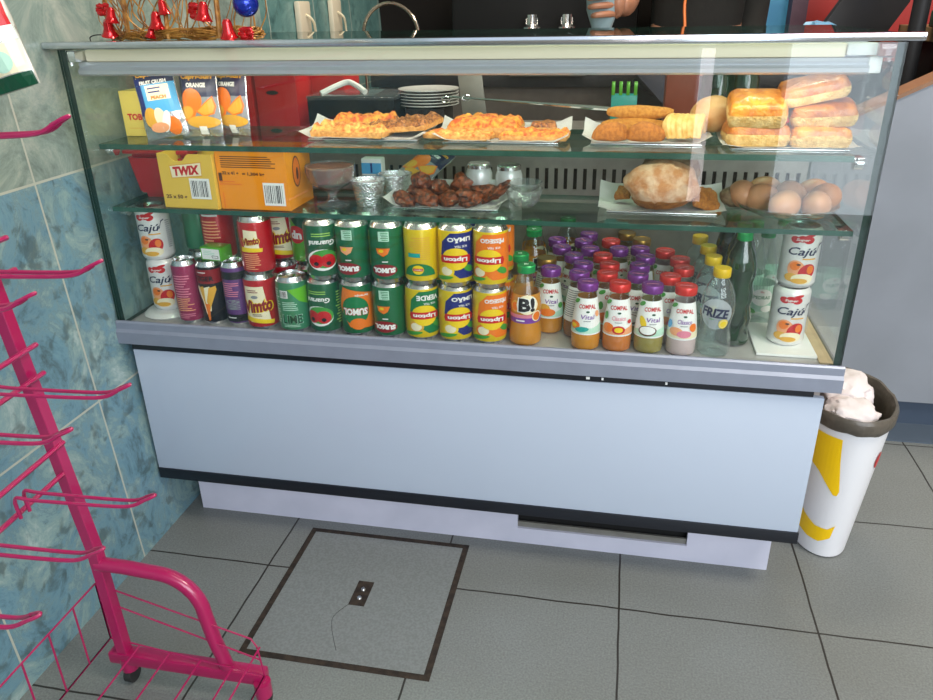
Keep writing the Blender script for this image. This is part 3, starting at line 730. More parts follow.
jb4 = juice_bottle('red-capped bottle of milky pink juice in the front row', 'juice_white', 'lid_red', A_compal('Clássico', 'ink_purple', 'ink_cream', fr_li)); jb4.location = (1.154, .048, ZD)
jb5 = juice_bottle('purple-capped mango juice bottle between the orange drink bottle and brown one', 'juice_orange', 'lid_purple', A_compal('Vital', 'ink_purple', 'ink_mint', fr_ma)); jb5.location = (.9, .118, ZD)
ab = Art(); ab.poly([(-.034, .036), (.034, .036), (.034, .104), (-.034, .104)], 'ink_white'); ab.lines(.0, .072, .04, .055, 13, 'ink_grey', 5)
jb6 = juice_bottle('purple-capped brown juice bottle turned to its text label, left of front orange bottle', 'juice_brown', 'lid_purple', ab); jb6.location = (.957, .102, ZD)
jb7 = juice_bottle('gold-capped juice bottle behind the mango juice bottle', 'juice_amber', 'lid_gold', ab); jb7.location = (.886, .18, ZD)
for j in (jb1, jb2, jb3, jb4, jb5): j.rotation_euler = (0, 0, R(rnd.uniform(-8, 8)))
jb6.rotation_euler = (0, 0, R(-20))
back = [
 (jb1, .961, .157, 'purple-capped bottles in the left back columns'), (jb1, .939, .210, 0), (jb3, .97, .262, 0), (jb1, .953, .318, 0), (jb1, .962, .374, 0),
 (jb1, .909, .265, 0), (jb3, .895, .32, 0)]
for i, (src, x, y, _) in enumerate(back):
    dup(src, (x, y, ZD), R(rnd.uniform(-60, 60)), 'purple-capped juice bottle in the crowded columns behind the orange bottles', 'purple-capped bottles in the left back columns')
dup(jb2, (1.010, .104, ZD), R(30), 'red-capped juice bottle directly behind the front peach bottle')
dup(jb2, (1.013, .162, ZD), R(-20), 'red-capped juice bottle third in the peach column')
dup(jb2, (.998, .218, ZD), R(10), 'red-capped juice bottle fourth in the peach column')
dup(jb3, (1.03, .268, ZD), R(10), 'purple-capped bottle standing among the red caps')
dup(jb2, (1.012, .326, ZD), R(10), 'rearmost red-capped bottle of the peach column')
for x, y in ((1.068, .105), (1.072, .162), (1.084, .22), (1.074, .277)):
    dup(jb3, (x, y, ZD), R(rnd.uniform(-50, 50)), 'purple-capped juice bottle in the column behind the olive bottle', 'purple-capped bottles behind the olive one')
dup(jb7, (1.078, .345, ZD), 0, 'gold-capped bottle at the rear of the olive column'); dup(jb7, (1.046, .392, ZD), 0, 'gold-capped bottle near the steel grille, farther left')
for x, y in ((1.128, .102), (1.156, .155), (1.152, .213), (1.125, .266)):
    dup(jb4, (x, y, ZD), R(rnd.uniform(-50, 50)), 'red-capped juice bottle in the column behind the milky pink bottle', 'red-capped bottles behind the milky pink one')

# passion fruit drink bottles with green caps
BP = [(0, .003), (.026, 0), (.031, .005), (.032, .014), (.031, .03), (.0285, .045), (.0295, .065), (.0300, .085), (.027, .105), (.021, .122), (.0165, .134), (.0145, .139)]
def b_bottle(label):
    t = thing('soft_drink_bottle', label, 'bottle'); bm = newbm(); lathe(bm, BP[:9], 30); build('drink_fill', bm, 'juice_orange', t)
    bm = newbm(); lathe(bm, BP[8:]+[(.0145, .15)], 26); build('bottle_neck', bm, 'bottle_glass', t)
    bm = newbm(); lathe(bm, [(.0145, .143), (.0175, .1435), (.018, .145), (.018, .156), (.0165, .158), (0, .158)], 26); cp = build('cap', bm, 'lid_green', t)
    Art().text('B!', 0, 0, .008, 'ink_white').build('cap_print', flatmap((0, 0, .158), (1, 0, 0), (0, 1, 0)), cp, step=None)
    a = Art(); a.rect(0, .0555, .2, .016, 'ink_purple'); a.rect(0, .062, .2, .007, 'ink_pink'); a.lines(-.004, .053, .024, .007, 1, 'ink_white')
    a.ell(-.017, .082, .009, .012, 'ink_gold'); a.ell(-.017, .082, .006, .008, 'ink_orange'); a.ell(.021, .062, .009, .011, 'ink_cream'); a.ell(.021, .062, .007, .009, 'ink_orange')
    a.ell(.004, .086, .018, .0195, 'ink_cream'); a.text('B!', .003, .086, .031, 'ink_white', w=.031, bold=.1); a.text('B!', .003, .086, .028, 'ink_black', w=.027, bold=.05)
    a.build('bottle_label', cylmap(interp(BP[2:]), .026), t, step=.0055, vstep=.01); return t
b1 = b_bottle('green-capped bottle of passion fruit drink at the front beside the cans'); b1.location = (.859, .053, ZD); b1.rotation_euler = (0, 0, R(4))
dup(b1, (.868, .123-.004, ZD), R(-80), 'green-capped drink bottle right behind the front one').location.x = .8385
dup(b1, (.846, .3, ZD), R(30), 'green-capped drink bottle midway back, left of the purple caps'); dup(b1, (.838, .37, ZD), R(30), 'green-capped drink bottle by the steel grille, farther left')
dup(b1, (.912, .404, ZD), R(30), 'green-capped drink bottle by the steel grille, farther right')

# clear lemon water bottles with yellow caps
FP = [(0, .004), (.022, 0), (.0285, .003), (.030, .010), (.0295, .03), (.026, .045), (.0265, .06), (.0305, .085), (.0305, .10), (.028, .118), (.021, .136), (.0135, .148), (.0125, .152)]
def f_bottle(label):
    t = thing('lemon_water_bottle', label, 'bottle'); bm = newbm(); lathe(bm, FP, 28, wob=lambda k, z: (.0009*math.sin(k*PI) if z > .06 else .0011*math.sin(2*PI*k/28*8))); build('bottle_body', bm, 'water_plastic', t)
    bm = newbm(); lathe(bm, [(.0125, .150), (.0145, .1505), (.0155, .152), (.0155, .165), (.0145, .167), (0, .167)], 26, wob=lambda k, z: .0004*(k % 2)); build('cap', bm, 'lid_yellow', t)
    a = Art(); a.ell(0, .086, .030, .030, 'label_clear'); a.ell(.016, .068, .0095, .0095, 'ink_yellow'); a.ell(.016, .068, .0075, .0075, 'ink_cream'); a.ell(.016, .068, .0065, .0065, 'ink_yellow')
    a.text('FRIZE', -.001, .0895, .018, 'ink_navy', w=.047, bold=.04, shear=.05, rot=-6); a.lines(-.004, .077, .012, .003, 1, 'ink_leaf')
    a.build('bottle_label', cylmap(interp(FP[2:]), .0295), t, step=.005, vstep=.01); return t
f1 = f_bottle('clear lemon water bottle with yellow cap at the front'); f1.location = (1.214, .055, ZD); f1.rotation_euler = (0, 0, R(-12))
dup(f1, (1.205, .125, ZD), R(-20), 'yellow-capped water bottle second from the front'); dup(f1, (1.202, .193, ZD), R(10), 'yellow-capped water bottle third from the front'); dup(f1, (1.192, .262, ZD), R(10), 'rearmost of the yellow-capped water bottles')

# dark green bottles
GP = [(0, .004), (.024, 0), (.03, .004), (.031, .014), (.026, .032), (.031, .054), (.0255, .078), (.030, .100), (.025, .122), (.029, .142), (.0275, .158), (.023, .178), (.015, .196), (.0125, .204)]
G_ = 1
g1 = thing('mineral_water_bottle', 'tall dark green ribbed bottle to the right of the front lemon water', 'bottle', (1.254, .112, ZD))
bm = newbm(); lathe(bm, GP, 28); build('bottle_body', bm, 'pet_green', g1)
bm = newbm(); lathe(bm, [(.0125, .203), (.0145, .205), (.0145, .217), (.013, .219), (0, .219)], 24); build('cap', bm, 'lid_green', g1)
dup(g1, (1.262, .178, ZD), 0, 'tall dark green ribbed bottle, second one back'); dup(g1, (1.25, .25, ZD), 0, 'tall dark green ribbed bottle, third one back')
pw = thing('mineral_water_bottle', 'clear water bottle with pale green oval label behind the mat', 'bottle', (1.318, .235, ZD))
PP = [(0, .004), (.022, 0), (.0275, .004), (.028, .02), (.028, .085), (.0265, .11), (.018, .15), (.0125, .17), (.012, .178)]
bm = newbm(); lathe(bm, PP, 28, wob=lambda k, z: .0006*math.sin(z*400)); build('bottle_body', bm, 'water_plastic', pw)
bm = newbm(); lathe(bm, [(.012, .176), (.014, .177), (.014, .19), (0, .191)], 24); build('cap', bm, 'lid_green', pw)
a = Art(); a.rect(0, .055, .19, .055, 'ink_mint'); a.ell(.0, .058, .022, .018, 'ink_white'); a.text('PEDRAS', 0, .058, .007, 'ink_green', w=.032); a.lines(0, .07, .008, .004, 2, 'ink_red'); a.ell(.012, .034, .012, .007, 'ink_white'); a.ell(-.02, .03, .012, .005, 'ink_leaf', -20)
a.build('bottle_label', cylmap(interp(PP[1:]), .028), pw, step=.005)
dup(pw, (1.305, .3, ZD), R(20), 'clear water bottle second from the mat, in the back right corner'); dup(pw, (1.365, .33, ZD), R(-20), 'clear water bottle nearest the right side glass')

# ------------------------------------------------------------------ food materials
M['pastry'] = mat('pastry', s('#d99a4c'), .5, col2=s('#f0c878'), nscale=66, bump=.5, bscale=240)
M['pastry_top'] = mat('pastry_top', s('#c87a28'), .35, col2=s('#9c5018'), nscale=45, bump=.6, bscale=140, coat=.3)
M['pastry_top_light'] = mat('pastry_top_light', s('#dc9430'), .35, col2=s('#b86820'), nscale=45, bump=.6, bscale=140, coat=.3)
M['pastry_side'] = mat('pastry_side', s('#ebcb88'), .6, col2=s('#d2a458'), nscale=90, bump=.8, bscale=300)
M['fried'] = mat('fried', s('#c0782a'), .6, col2=s('#a05c1c'), nscale=180, bump=.7, bscale=700)
M['fried_light'] = mat('fried_light', s('#cf9038'), .6, col2=s('#b87424'), nscale=180, bump=.7, bscale=700)
M['twist'] = mat('twist', s('#d6a452'), .5, col2=s('#e3bd74'), nscale=90, bump=.4)
M['chicken'] = mat('chicken', s('#8e4218'), .42, col2=s('#32150a'), nscale=135, bump=.8, bscale=300, coat=.15)
M['pizza'] = mat('pizza', s('#f0a83c'), .5, col2=s('#c8501c'), nscale=110, bump=.8, bscale=260)
M['pizza_pale'] = mat('pizza_pale', s('#f2c468'), .5, col2=s('#d06a24'), nscale=90, bump=.8, bscale=260)
M['pizza_dark'] = mat('pizza_dark', s('#c07a38'), .45, col2=s('#6a3418'), nscale=180, bump=.9, bscale=300, coat=.2)
M['crust'] = mat('crust', s('#d9a45c'), .6, col2=s('#b87c3a'), nscale=150, bump=.4)
M['loaf'] = mat('loaf', s('#d8b092'), .75, col2=s('#b9794c'), nscale=48, bump=.7, bscale=140)
M['loaf_dark'] = mat('loaf_dark', s('#8a7050'), .75, col2=s('#57402c'), nscale=66, bump=.7, bscale=180)
M['loaf_crust'] = mat('loaf_crust', s('#b06e30'), .6, col2=s('#8a4e20'), nscale=90, bump=.5)
M['roll'] = mat('roll', s('#c78a44'), .5, col2=s('#d8ac74'), nscale=30, bump=.2)
M['egg'] = mat('egg', s('#c98f68'), .42, noise_amt=.08, nscale=90, sss=.1)
M['egg_dark'] = mat('egg_dark', s('#b8743c'), .4, noise_amt=.08, nscale=90)

def paper_tray(name, label, x0, x1, y0, y1, z, lip=.012, back=.02, rim=.0, cat='paper'):
    """a sheet of paper with upturned, slightly crumpled edges lying on a thin card tray"""
    t = thing(name, label, cat, ((x0+x1)/2, (y0+y1)/2, z)); w = (x1-x0)/2; d = (y1-y0)/2
    bm = newbm(); n, m_ = 22, 10; g = []
    for j in range(m_+1):
        row = []
        for i in range(n+1):
            u = -1+2*i/n; v = -1+2*j/m_
            zz = .003+lip*max(0, abs(u)-.78)/.22*(1 if abs(u) > .78 else 0)+(back*max(0, v-.55)/.45)+.004*max(0, -v-.8)/.2+.0018*noise.noise(Vector((u*4+x0*31, v*3, 1)))
            row.append(bm.verts.new((u*w*(1+.02*noise.noise(Vector((v*3, x0, 2)))), v*d*(1+.05*noise.noise(Vector((u*3, x0*9, 2)))), zz+.001)))
        g.append(row)
    for j in range(m_):
        for i in range(n): bm.faces.new((g[j][i], g[j][i+1], g[j+1][i+1], g[j+1][i]))
    bmesh.ops.solidify(bm, geom=bm.faces[:], thickness=.0006); build('paper_sheet', bm, 'paper', t)
    bm = newbm(); box(bm, -w*.86, w*.86, -d*.8, d*.8, 0, .0022, 0, .0008); build('tray_base', bm, 'alu', t)
    return t
def slab_food(name, label, cat, x, y, z, w, d, h, m, rz=0, seed=1, shape=None, tilt=(0, 0), amp=.006, edge='crust', group=None, taper=1.0):
    t = thing(name, label, cat, (x, y, z), rz, group); t.rotation_euler = (tilt[0], tilt[1], rz)
    bm = newbm(); n, k = 22, 14; top = []; bot = []
    for j in range(k+1):
        rt, rb = [], []
        for i in range(n+1):
            u = -1+2*i/n; v = -1+2*j/k
            X = u*w/2; Y = v*d/2
            if shape == 'tri': X = X*(1-.82*(v+1)/2)
            e = min(1, (1-max(abs(u)**6, abs(v)**6))*1.8)
            nz = noise.noise(Vector((X*60+seed*5, Y*60, seed)))*amp+noise.noise(Vector((X*160, Y*160+seed, seed)))*amp*.5
            jx = 1+.04*noise.noise(Vector((v*3, seed, 0))); jy = 1+.04*noise.noise(Vector((u*3, seed, 5)))
            rt.append(bm.verts.new((X*jx, Y*jy, h*(.55+.45*e)+nz*max(e, .3)))); rb.append(bm.verts.new((X*jx*.98, Y*jy*.98, 0)))
        top.append(rt); bot.append(rb)
    for j in range(k):
        for i in range(n):
            bm.faces.new((top[j][i], top[j][i+1], top[j+1][i+1], top[j+1][i])); bm.faces.new((bot[j][i], bot[j+1][i], bot[j+1][i+1], bot[j][i+1]))
    def strip(a, b):
        for q in range(len(a)-1):
            f = bm.faces.new((a[q], b[q], b[q+1], a[q+1])); f.material_index = 1
    strip([r[0] for r in top][::-1], [r[0] for r in bot][::-1]); strip([r[-1] for r in top], [r[-1] for r in bot]); strip(top[0], bot[0]); strip(top[-1][::-1], bot[-1][::-1])
    bmesh.ops.recalc_face_normals(bm, faces=bm.faces[:])
    build('topping', bm, [m, edge], t, sharp=60); return t

# upper shelf -- trays of savoury slices
paper_tray('paper_tray', 'white paper under the brown-topped slices, leftmost on the upper shelf', .405, .66, .095, .215, ZU)
slab_food('pizza_slice', 'pale cheesy slice at the front left of the upper shelf', 'pizza slice', .505, .135, ZU+.006, .15, .065, .019, 'pizza_pale', R(-6), 3, amp=.012)
slab_food('pizza_slice', 'second cheesy slice behind the pale one on the upper shelf', 'pizza slice', .515, .19, ZU+.012, .13, .05, .024, 'pizza', R(8), 5, amp=.012)
slab_food('pizza_slice', 'dark topped slice lifted over the first paper', 'pizza slice', .605, .165, ZU+.016, .13, .08, .016, 'pizza_dark', R(-14), 8, tilt=(R(4), R(-6)), amp=.012)
paper_tray('paper_tray', 'white paper under the orange cheese slices in the middle of the upper shelf', .675, .925, .085, .205, ZU)
slab_food('pizza_slice', 'thick orange cheese slice, tallest in the middle paper', 'pizza slice', .765, .165, ZU+.006, .135, .075, .032, 'pizza', R(-4), 11, amp=.01)
slab_food('pizza_slice', 'flat red-flecked slice at the right of the middle paper', 'pizza slice', .862, .13, ZU+.0055, .125, .06, .014, 'pizza', R(-3), 14, amp=.008)
slab_food('pizza_slice', 'flat cheesy slice in front of the thick orange one', 'pizza slice', .72, .125, ZU+.0055, .13, .05, .012, 'pizza_pale', R(-12), 17, amp=.008)
slab_food('pizza_slice', 'small brown slice behind the flat red-flecked one', 'pizza slice', .872, .19, ZU+.0075, .05, .03, .02, 'pizza_dark', R(6), 19, amp=.004)
paper_tray('paper_tray', 'white paper under the fried half-moon patties', .95, 1.175, .09, .2, ZU)
def rissole(x, y, z, rz, label, sc_=1., m='fried'):
    t = thing('rissole', label, 'fried patty', (x, y, z), rz); bm = newbm(); n, k = 20, 10; rows = []
    for j in range(k+1):
        a = PI*j/k; row = []
        for i in range(n):
            b2 = 2*PI*i/n; rr = .031*sc_*math.sin(a)**.8; th = .013*sc_
            row.append((rr, b2, a))
        rows.append(row)
    vs = blob(bm, (0, 0, 0), (.033*sc_, .016*sc_, .022*sc_), 3, .12, 2, x*10, 0)
    for v in vs:
        if v.co.z < -.008: v.co.z = -.008+(v.co.z+.008)*.2
        e = max(0, abs(v.co.x)/.033-.75); v.co.y *= (1-e); v.co.z += .0
    for v in vs: v.co.z += .0108
    build('crumb_coating', bm, m, t); return t
rissole(1.0, .115, ZU+.005, R(8), 'golden crumbed patty nearest the left of the third paper')
rissole(1.062, .113, ZU+.005, R(-6), 'golden crumbed patty beside the knotted pastry', 1.05)
def croquette(x, y, z, rz, L, r, label):
    t = thing('croquette', label, 'croquette', (x, y, z), rz); bm = newbm(); vs = blob(bm, (0, 0, r*.9), (L/2, r, r), 3, .08, 2, x*7)
    for v in vs: v.co.x = math.copysign(min(abs(v.co.x)*1.12, L/2), v.co.x)
    build('crumb_coating', bm, 'fried_light', t)
croquette(1.045, .165, ZU+.007, R(-4), .13, .017, 'long golden croquette lying behind the patties')
croquette(1.05, .172, ZU+.036, R(-3), .12, .013, 'long golden croquette on top of the other one')
t = thing('twisted_pastry', 'knotted pale pastry at the right end of the third paper', 'pastry', (1.127, .125, ZU+.006))
bm = newbm()
for k in range(7):
    a0 = k*.9; tube(bm, bez([(-.024+.008*k, -.02, .004), (-.03+.009*k, -.012, .026), (-.018+.008*k, .008, .034), (-.006+.007*k, .022, .008)], 5), .0085, 8, taper=[.5+.6*math.sin(PI*i/15) for i in range(16)])
for v in bm.verts: v.co += Vector((.0, 0, .003))+.002*noise.noise_vector(v.co*60)
build('dough', bm, 'twist', t)
# puff pastries
paper_tray('paper_tray', 'white paper under the stack of puff pastries', 1.19, 1.408, .055, .205, ZU, lip=.004, back=.012)
def puff(x, y, z, w, d, h, rz, tilt, label, seed, topm='pastry_top'):
    t = thing('puff_pastry', label, 'pastry', (x, y, z)); t.rotation_euler = (tilt[0], tilt[1], rz)
    bm = newbm(); n, k, L = 18, 14, 7; rings = []
    per = []
    for i in range(64):
        a = 2*PI*i/64; c_, s_ = math.cos(a), math.sin(a); q = max(abs(c_), abs(s_)); e = .86
        per.append((math.copysign(abs(c_)**.26, c_), math.copysign(abs(s_)**.26, s_)))
    for j in range(L*2+1):
        f = j/(L*2); bulge = .92+.08*math.sin(PI*f)+(.011 if j % 2 else -.011)*(1+noise.noise(Vector((j*.7, seed, 1))))
        rings.append([bm.verts.new((u*w/2*bulge*(1+.02*noise.noise(Vector((i*.3, seed, f*6)))), v*d/2*bulge, h*.12+f*h*.78*(1+.06*noise.noise(Vector((i*.15, seed, 0))))-h*.12)) for i, (u, v) in enumerate(per)])
    for a, b2 in zip(rings, rings[1:]):
        for i in range(64): fc = bm.faces.new((a[i], a[(i+1) % 64], b2[(i+1) % 64], b2[i])); fc.material_index = 1 if rings.index(a) >= 9+round(2*noise.noise(Vector((i*.2, seed, 3)))) else 0
    prev = rings[-1]
    for q in (.93, .8, .6, .35, .12):
        cur = [bm.verts.new((u*w/2*q*.94, v*d/2*q*.94, h*(.80+.2*(1-q**3))+.0025*noise.noise(Vector((u*q*5, v*q*5, seed))))) for u, v in per]
        for i in range(64): fc = bm.faces.new((prev[i], prev[(i+1) % 64], cur[(i+1) % 64], cur[i])); fc.material_index = 1
        prev = cur
    fc = bm.faces.new(prev); fc.material_index = 1
    bm.faces.new(list(reversed(rings[0])))
    build('crust', bm, ['pastry_side', topm], t, sharp=70); return t
puff(1.247, .115, ZU+.005, .106, .09, .040, R(3), (0, 0), 'puff pastry at the bottom left of the stack', 1)
puff(1.243, .112, ZU+.045, .096, .085, .046, R(-2), (R(16), R(-1)), 'glossy square puff pastry on top at the left', 2, 'pastry_top_light')
puff(1.345, .108, ZU+.005, .098, .09, .036, R(5), (0, 0), 'puff pastry at the bottom right of the stack', 3, 'pastry_top_light')
puff(1.352, .118, ZU+.041, .105, .085, .037, R(-6), (R(7), R(-4)), 'puff pastry in the middle right of the stack', 4)
puff(1.335, .125, ZU+.080, .108, .08, .034, R(-4), (R(9), R(-13)), 'tilted puff pastry topmost at the right of the stack', 5)
t = thing('bread_roll', 'smooth bread roll behind the left end of the pastry stack', 'bread roll', (1.195, .205, ZU+.002), R(20)); bm = newbm(); blob(bm, (0, 0, .028), (.045, .035, .034), 3, .06, 1.2, 3, flat=.82); build('crust', bm, 'roll', t)
t.location = (1.182, .185, ZU+.014)

# yellow carton
t = thing('chocolate_carton', 'yellow carton with red lettering at the left end of the upper shelf', 'carton', (.065, .155, ZU))
bm = newbm(); box(bm, -.045, .045, -.03, .03, 0, .088, 0, .001); build('carton_body', bm, 'yellow_card', t)
Art().text('TOBLERONE', .0, .0, .013, 'ink_red', w=.092, bold=.05).rect(0, -.022, .09, .001, 'ink_gold').build('carton_print', flatmap((.012, -.03, .038), (1, 0, 0), (0, 0, 1)), t, step=None)
# drink pouches
M['pouch'] = mat('pouch', (.72, .72, .74), .25, .9, bump=.5, bscale=60)
def pouch(label, art, w=.085, h=.135):
    t = thing('drink_pouch', label, 'drink pouch'); bm = newbm(); n, k = 12, 16; F, B = [], []
    def sh(u, v):
        th = .014*(1-(2*v-1)**2*.0)*(1-u**4)*math.sin(PI*min(1, (1-v)*1.05))**.5*(1 if v < .98 else 0)
        return u*w/2*(.90+.10*(1-v)+.02*math.sin(v*9)), th, v*h
    for j in range(k+1):
        f, b2 = [], []
        for i in range(n+1):
            x, th, z = sh(-1+2*i/n, j/k); f.append(bm.verts.new((x, -th-.0006, z))); b2.append(bm.verts.new((x, th+.0006, z)))
        F.append(f); B.append(b2)
    for j in range(k):
        for i in range(n): bm.faces.new((F[j][i], F[j][i+1], F[j+1][i+1], F[j+1][i])); bm.faces.new((B[j][i], B[j+1][i], B[j+1][i+1], B[j][i+1]))
        bm.faces.new((F[j][0], F[j+1][0], B[j+1][0], B[j][0])); bm.faces.new((F[j][n], B[j][n], B[j+1][n], F[j+1][n]))
    for i in range(n): bm.faces.new((F[k][i], F[k][i+1], B[k][i+1], B[k][i])); bm.faces.new((F[0][i], B[0][i], B[0][i+1], F[0][i+1]))
    build('pouch_body', bm, 'pouch', t)
    def fn(u, v, off):
        x, th, z = sh(max(-1, min(1, u/(w/2))), max(0, min(1, v/h))); return (x, -th-.0008-off, z)
    art.build('pouch_print', fn, t, step=.008, vstep=.012); return t
def A_pouch_orange():
    a = Art(); a.rect(0, .104, .083, .056, 'ink_navy'); a.rect(0, .045, .083, .062, 'ink_grey')
    a.text('Capri-Sun', 0, .113, .013, 'ink_gold', w=.07, bold=.04, shear=.1); a.text('ORANGE', 0, .098, .009, 'ink_white', w=.044, bold=.06)
    a.ell(-.012, .070, .024, .022, 'ink_orange'); a.ell(-.024, .046, .022, .016, 'ink_orange', 20); a.ell(-.026, .046, .017, .012, 'ink_gold', 20)
    a.poly([(-.004, .048), (.034, .078), (.039, .058), (.034, .044), (.014, .038)], 'ink_orange'); a.poly([(.0, .049), (.033, .074), (.036, .058), (.031, .046), (.014, .041)], 'ink_gold'); a.ell(.008, .028, .034, .012, 'ink_gold')
    a.rect(.006, .012, .016, .016, 'ink_white')
    return a
def A_pouch_blue():
    a = Art(); a.rect(0, .118, .083, .03, 'ink_navy'); a.rect(0, .075, .083, .056, 'ink_skyblue'); a.rect(-.034, .08, .014, .07, 'ink_blue'); a.text('Capri-Sun', -.002, .12, .012, 'ink_gold', w=.066, bold=.04, shear=.1); a.text('FRUIT CRUSH', .0, .106, .007, 'ink_white', w=.056, bold=.04)
    a.rect(.006, .086, .048, .028, 'ink_cream'); a.lines(.006, .091, .04, .014, 2, 'ink_blue', 4); a.text('PEACH', .006, .077, .007, 'ink_orange', w=.032, bold=.05)
    a.ell(-.02, .04, .014, .02, 'ink_gold'); a.ell(.0, .036, .012, .022, 'ink_cream', 10); a.ell(.02, .02, .014, .018, 'ink_orange'); a.ell(.008, .03, .008, .022, 'ink_white', -20); a.ell(-.008, .02, .018, .01, 'ink_peach')
    return a
p2 = pouch('silver drink pouch with dark top and orange slices, middle of the three', A_pouch_orange()); p2.location = (.188, .135, ZU); p2.rotation_euler = (R(-6), 0, R(2))
dup(p2, (.243, .158, ZU), label='silver drink pouch with orange slices partly hidden, right of the three', rot=(R(-6), 0, R(-14)))
p1 = pouch('blue drink pouch leaning against the yellow carton', A_pouch_blue()); p1.location = (.122, .115, ZU+.001); p1.rotation_euler = (R(-5), R(-7), R(14))

# ------------------------------------------------------------------ middle shelf
t = thing('plastic_tub', 'red plastic tub standing behind the tan snack carton', 'tub', (.093, .165, ZM), R(0))
bm = newbm()
def fr(w0, d0, z0, w1, d1, z1): 
    return [(x*(w0)/2, y*d0/2, z0) for x, y in ((-1, -1), (1, -1), (1, 1), (-1, 1))], [(x*w1/2, y*d1/2, z1) for x, y in ((-1, -1), (1, -1), (1, 1), (-1, 1))]
lo, hi = fr(.12, .11, 0, .148, .13, .096)
a = [bm.verts.new(p) for p in lo]; b_ = [bm.verts.new(p) for p in hi]
bm.faces.new(a[::-1]); bm.faces.new(b_)
for i in range(4): bm.faces.new((a[i], a[(i+1) % 4], b_[(i+1) % 4], b_[i]))
bmesh.ops.bevel(bm, geom=bm.edges[:], offset=.012, segments=4, affect='EDGES'); build('tub_body', bm, 'red_plastic', t)
bm = newbm(); box(bm, -.074, .074, -.066, .066, .092, .100, 0, .003); build('tub_rim', bm, 'red_plastic', t)

def open_carton(name, label, cat, x, y, w, d, h, m, rz, wave=False, notch=False):
    t = thing(name, label, cat, (x, y, ZM), rz); bm = newbm(); th = .0015
    box(bm, -w/2, w/2, 0, d, 0, th); box(bm, -w/2, -w/2+th, th, d, th, h); box(bm, w/2-th, w/2, th, d, th, h); box(bm, -w/2, w/2, d-th, d, th, h)
    pts = [(-w/2, 0), (w/2, 0)]; top = []
    N_ = 40
    for i in range(N_+1):
        u = 1-2*i/N_; z = h
        if wave: z += .0012*(1 if i % 2 else -1)
        if notch: z -= .014*math.exp(-((u+.25)/.3)**4)
        top.append((u*w/2, z))
    prism(bm, pts+top, 0, th)
    bmesh.ops.recalc_face_normals(bm, faces=bm.faces[:]); build('carton_body', bm, [m], t, False)
    bm = newbm(); box(bm, -w/2+th*1.5, w/2-th*1.5, th*2, d-th*2, th*1.2, h*.55); build('wrapped_bars', bm, 'cardboard', t, False)
    return t
t = open_carton('snack_carton', 'tan open snack carton with red lettering and barcode', 'carton', .195, .036, .118, .12, .106, 'twix_card', R(-3), notch=True)
a = Art(); a.poly([(-.034, .058), (.034, .064), (.036, .092), (-.036, .084)], 'ink_gold'); a.poly([(-.032, .060), (.033, .066), (.034, .090), (-.034, .082)], 'ink_cream')
a.text('TWIX', .001, .0745, .018, 'ink_red', w=.058, bold=.06, shear=.15, rot=5); a.barcode(.026, .040, .044, .04, n=15); a.text('25 x 50 g', -.029, .022, .010, 'ink_brown', w=.046, bold=.03)
a.build('carton_print', flatmap((0, 0, 0), (1, 0, 0), (0, 0, 1)), t, step=None)
t = open_carton('snack_carton', 'orange display carton with printed lines and barcode', 'carton', .3295, .040, .144, .115, .112, 'orange_card', R(-1), wave=True)
a = Art(); a.lines(-.004, .092, .116, .024, 6, 'ink_brown', 5); a.text('32 x 41 g', -.044, .070, .008, 'ink_brown', w=.034, bold=.04); a.text('= 1,304 kg', .004, .069, .008, 'ink_brown', w=.046, bold=.04); a.rect(-.0655, .062, .007, .018, 'ink_brown')
a.lines(-.044, .052, .05, .01, 2, 'ink_orange'); a.barcode(.043, .032, .044, .044, n=15); a.rect(-.064, .018, .002, .03, 'ink_orange')
a.build('carton_print', flatmap((0, 0, 0), (1, 0, 0), (0, 0, 1)), t, step=None)
a = Art(); a.ell(.045, .068, .018, .03, 'ink_brown'); a.ell(.045, .068, .0155, .027, 'ink_orange'); a.ell(.047, .064, .005, .012, 'ink_brown'); a.build('side_print', flatmap((.072, 0, 0), (0, 1, 0), (0, 0, 1)), t, step=None)

# dessert glass with chocolate
t = thing('dessert_glass', 'footed glass bowl of chocolate mousse beside the orange carton', 'dessert glass', (.466, .1, ZM))
t.scale = (1.13, 1.13, 1.13)
bm = newbm(); lathe(bm, [(.0, .0), (.028, .0), (.029, .003), (.012, .007), (.0075, .012), (.0075, .02), (.014, .027), (.036, .040), (.043, .058), (.0435, .07), (.042, .07), (.041, .058), (.034, .043)], 30, wob=lambda k, z: (.0008*math.cos(2*PI*k/30*10) if z > .025 else 0)); build('glass_bowl', bm, 'dish_glass', t)
bm = newbm(); lathe(bm, [(0, .029), (.012, .030), (.0345, .0425), (.0415, .058), (.042, .067), (.03, .0685), (0, .069)], 28); build('mousse', bm, 'chocolate', t)
def foil_cup(x, y, label):
    t = thing('foil_cup', label, 'foil cup', (x, y, ZM)); bm = newbm(); lathe(bm, [(0, .0008), (.024, .0005), (.0245, 0), (.033, .046), (.0365, .047), (.0365, .049), (.033, .049), (.0325, .046), (.024, .002), (0, .002)], 60, wob=lambda k, z: (.0008*(k % 2) if .003 < z < .045 else 0)); build('cup_wall', bm, 'foil', t)
    bm = newbm(); lathe(bm, [(0, .040), (.025, .040), (.0315, .0405), (.0315, .038), (0, .036)], 24); build('pudding', bm, 'juice_white', t); return t
foil_cup(.536, .115, 'crimped foil cup right beside the chocolate dessert glass'); foil_cup(.572, .178, 'crimped foil cup farther back beside the fallen pouch')
dup(p2, (.585, .215, ZM+.02), label='drink pouch lying tilted behind the foil cups', rot=(R(-60), R(20), R(-25))).scale = (.9, .9, .9)
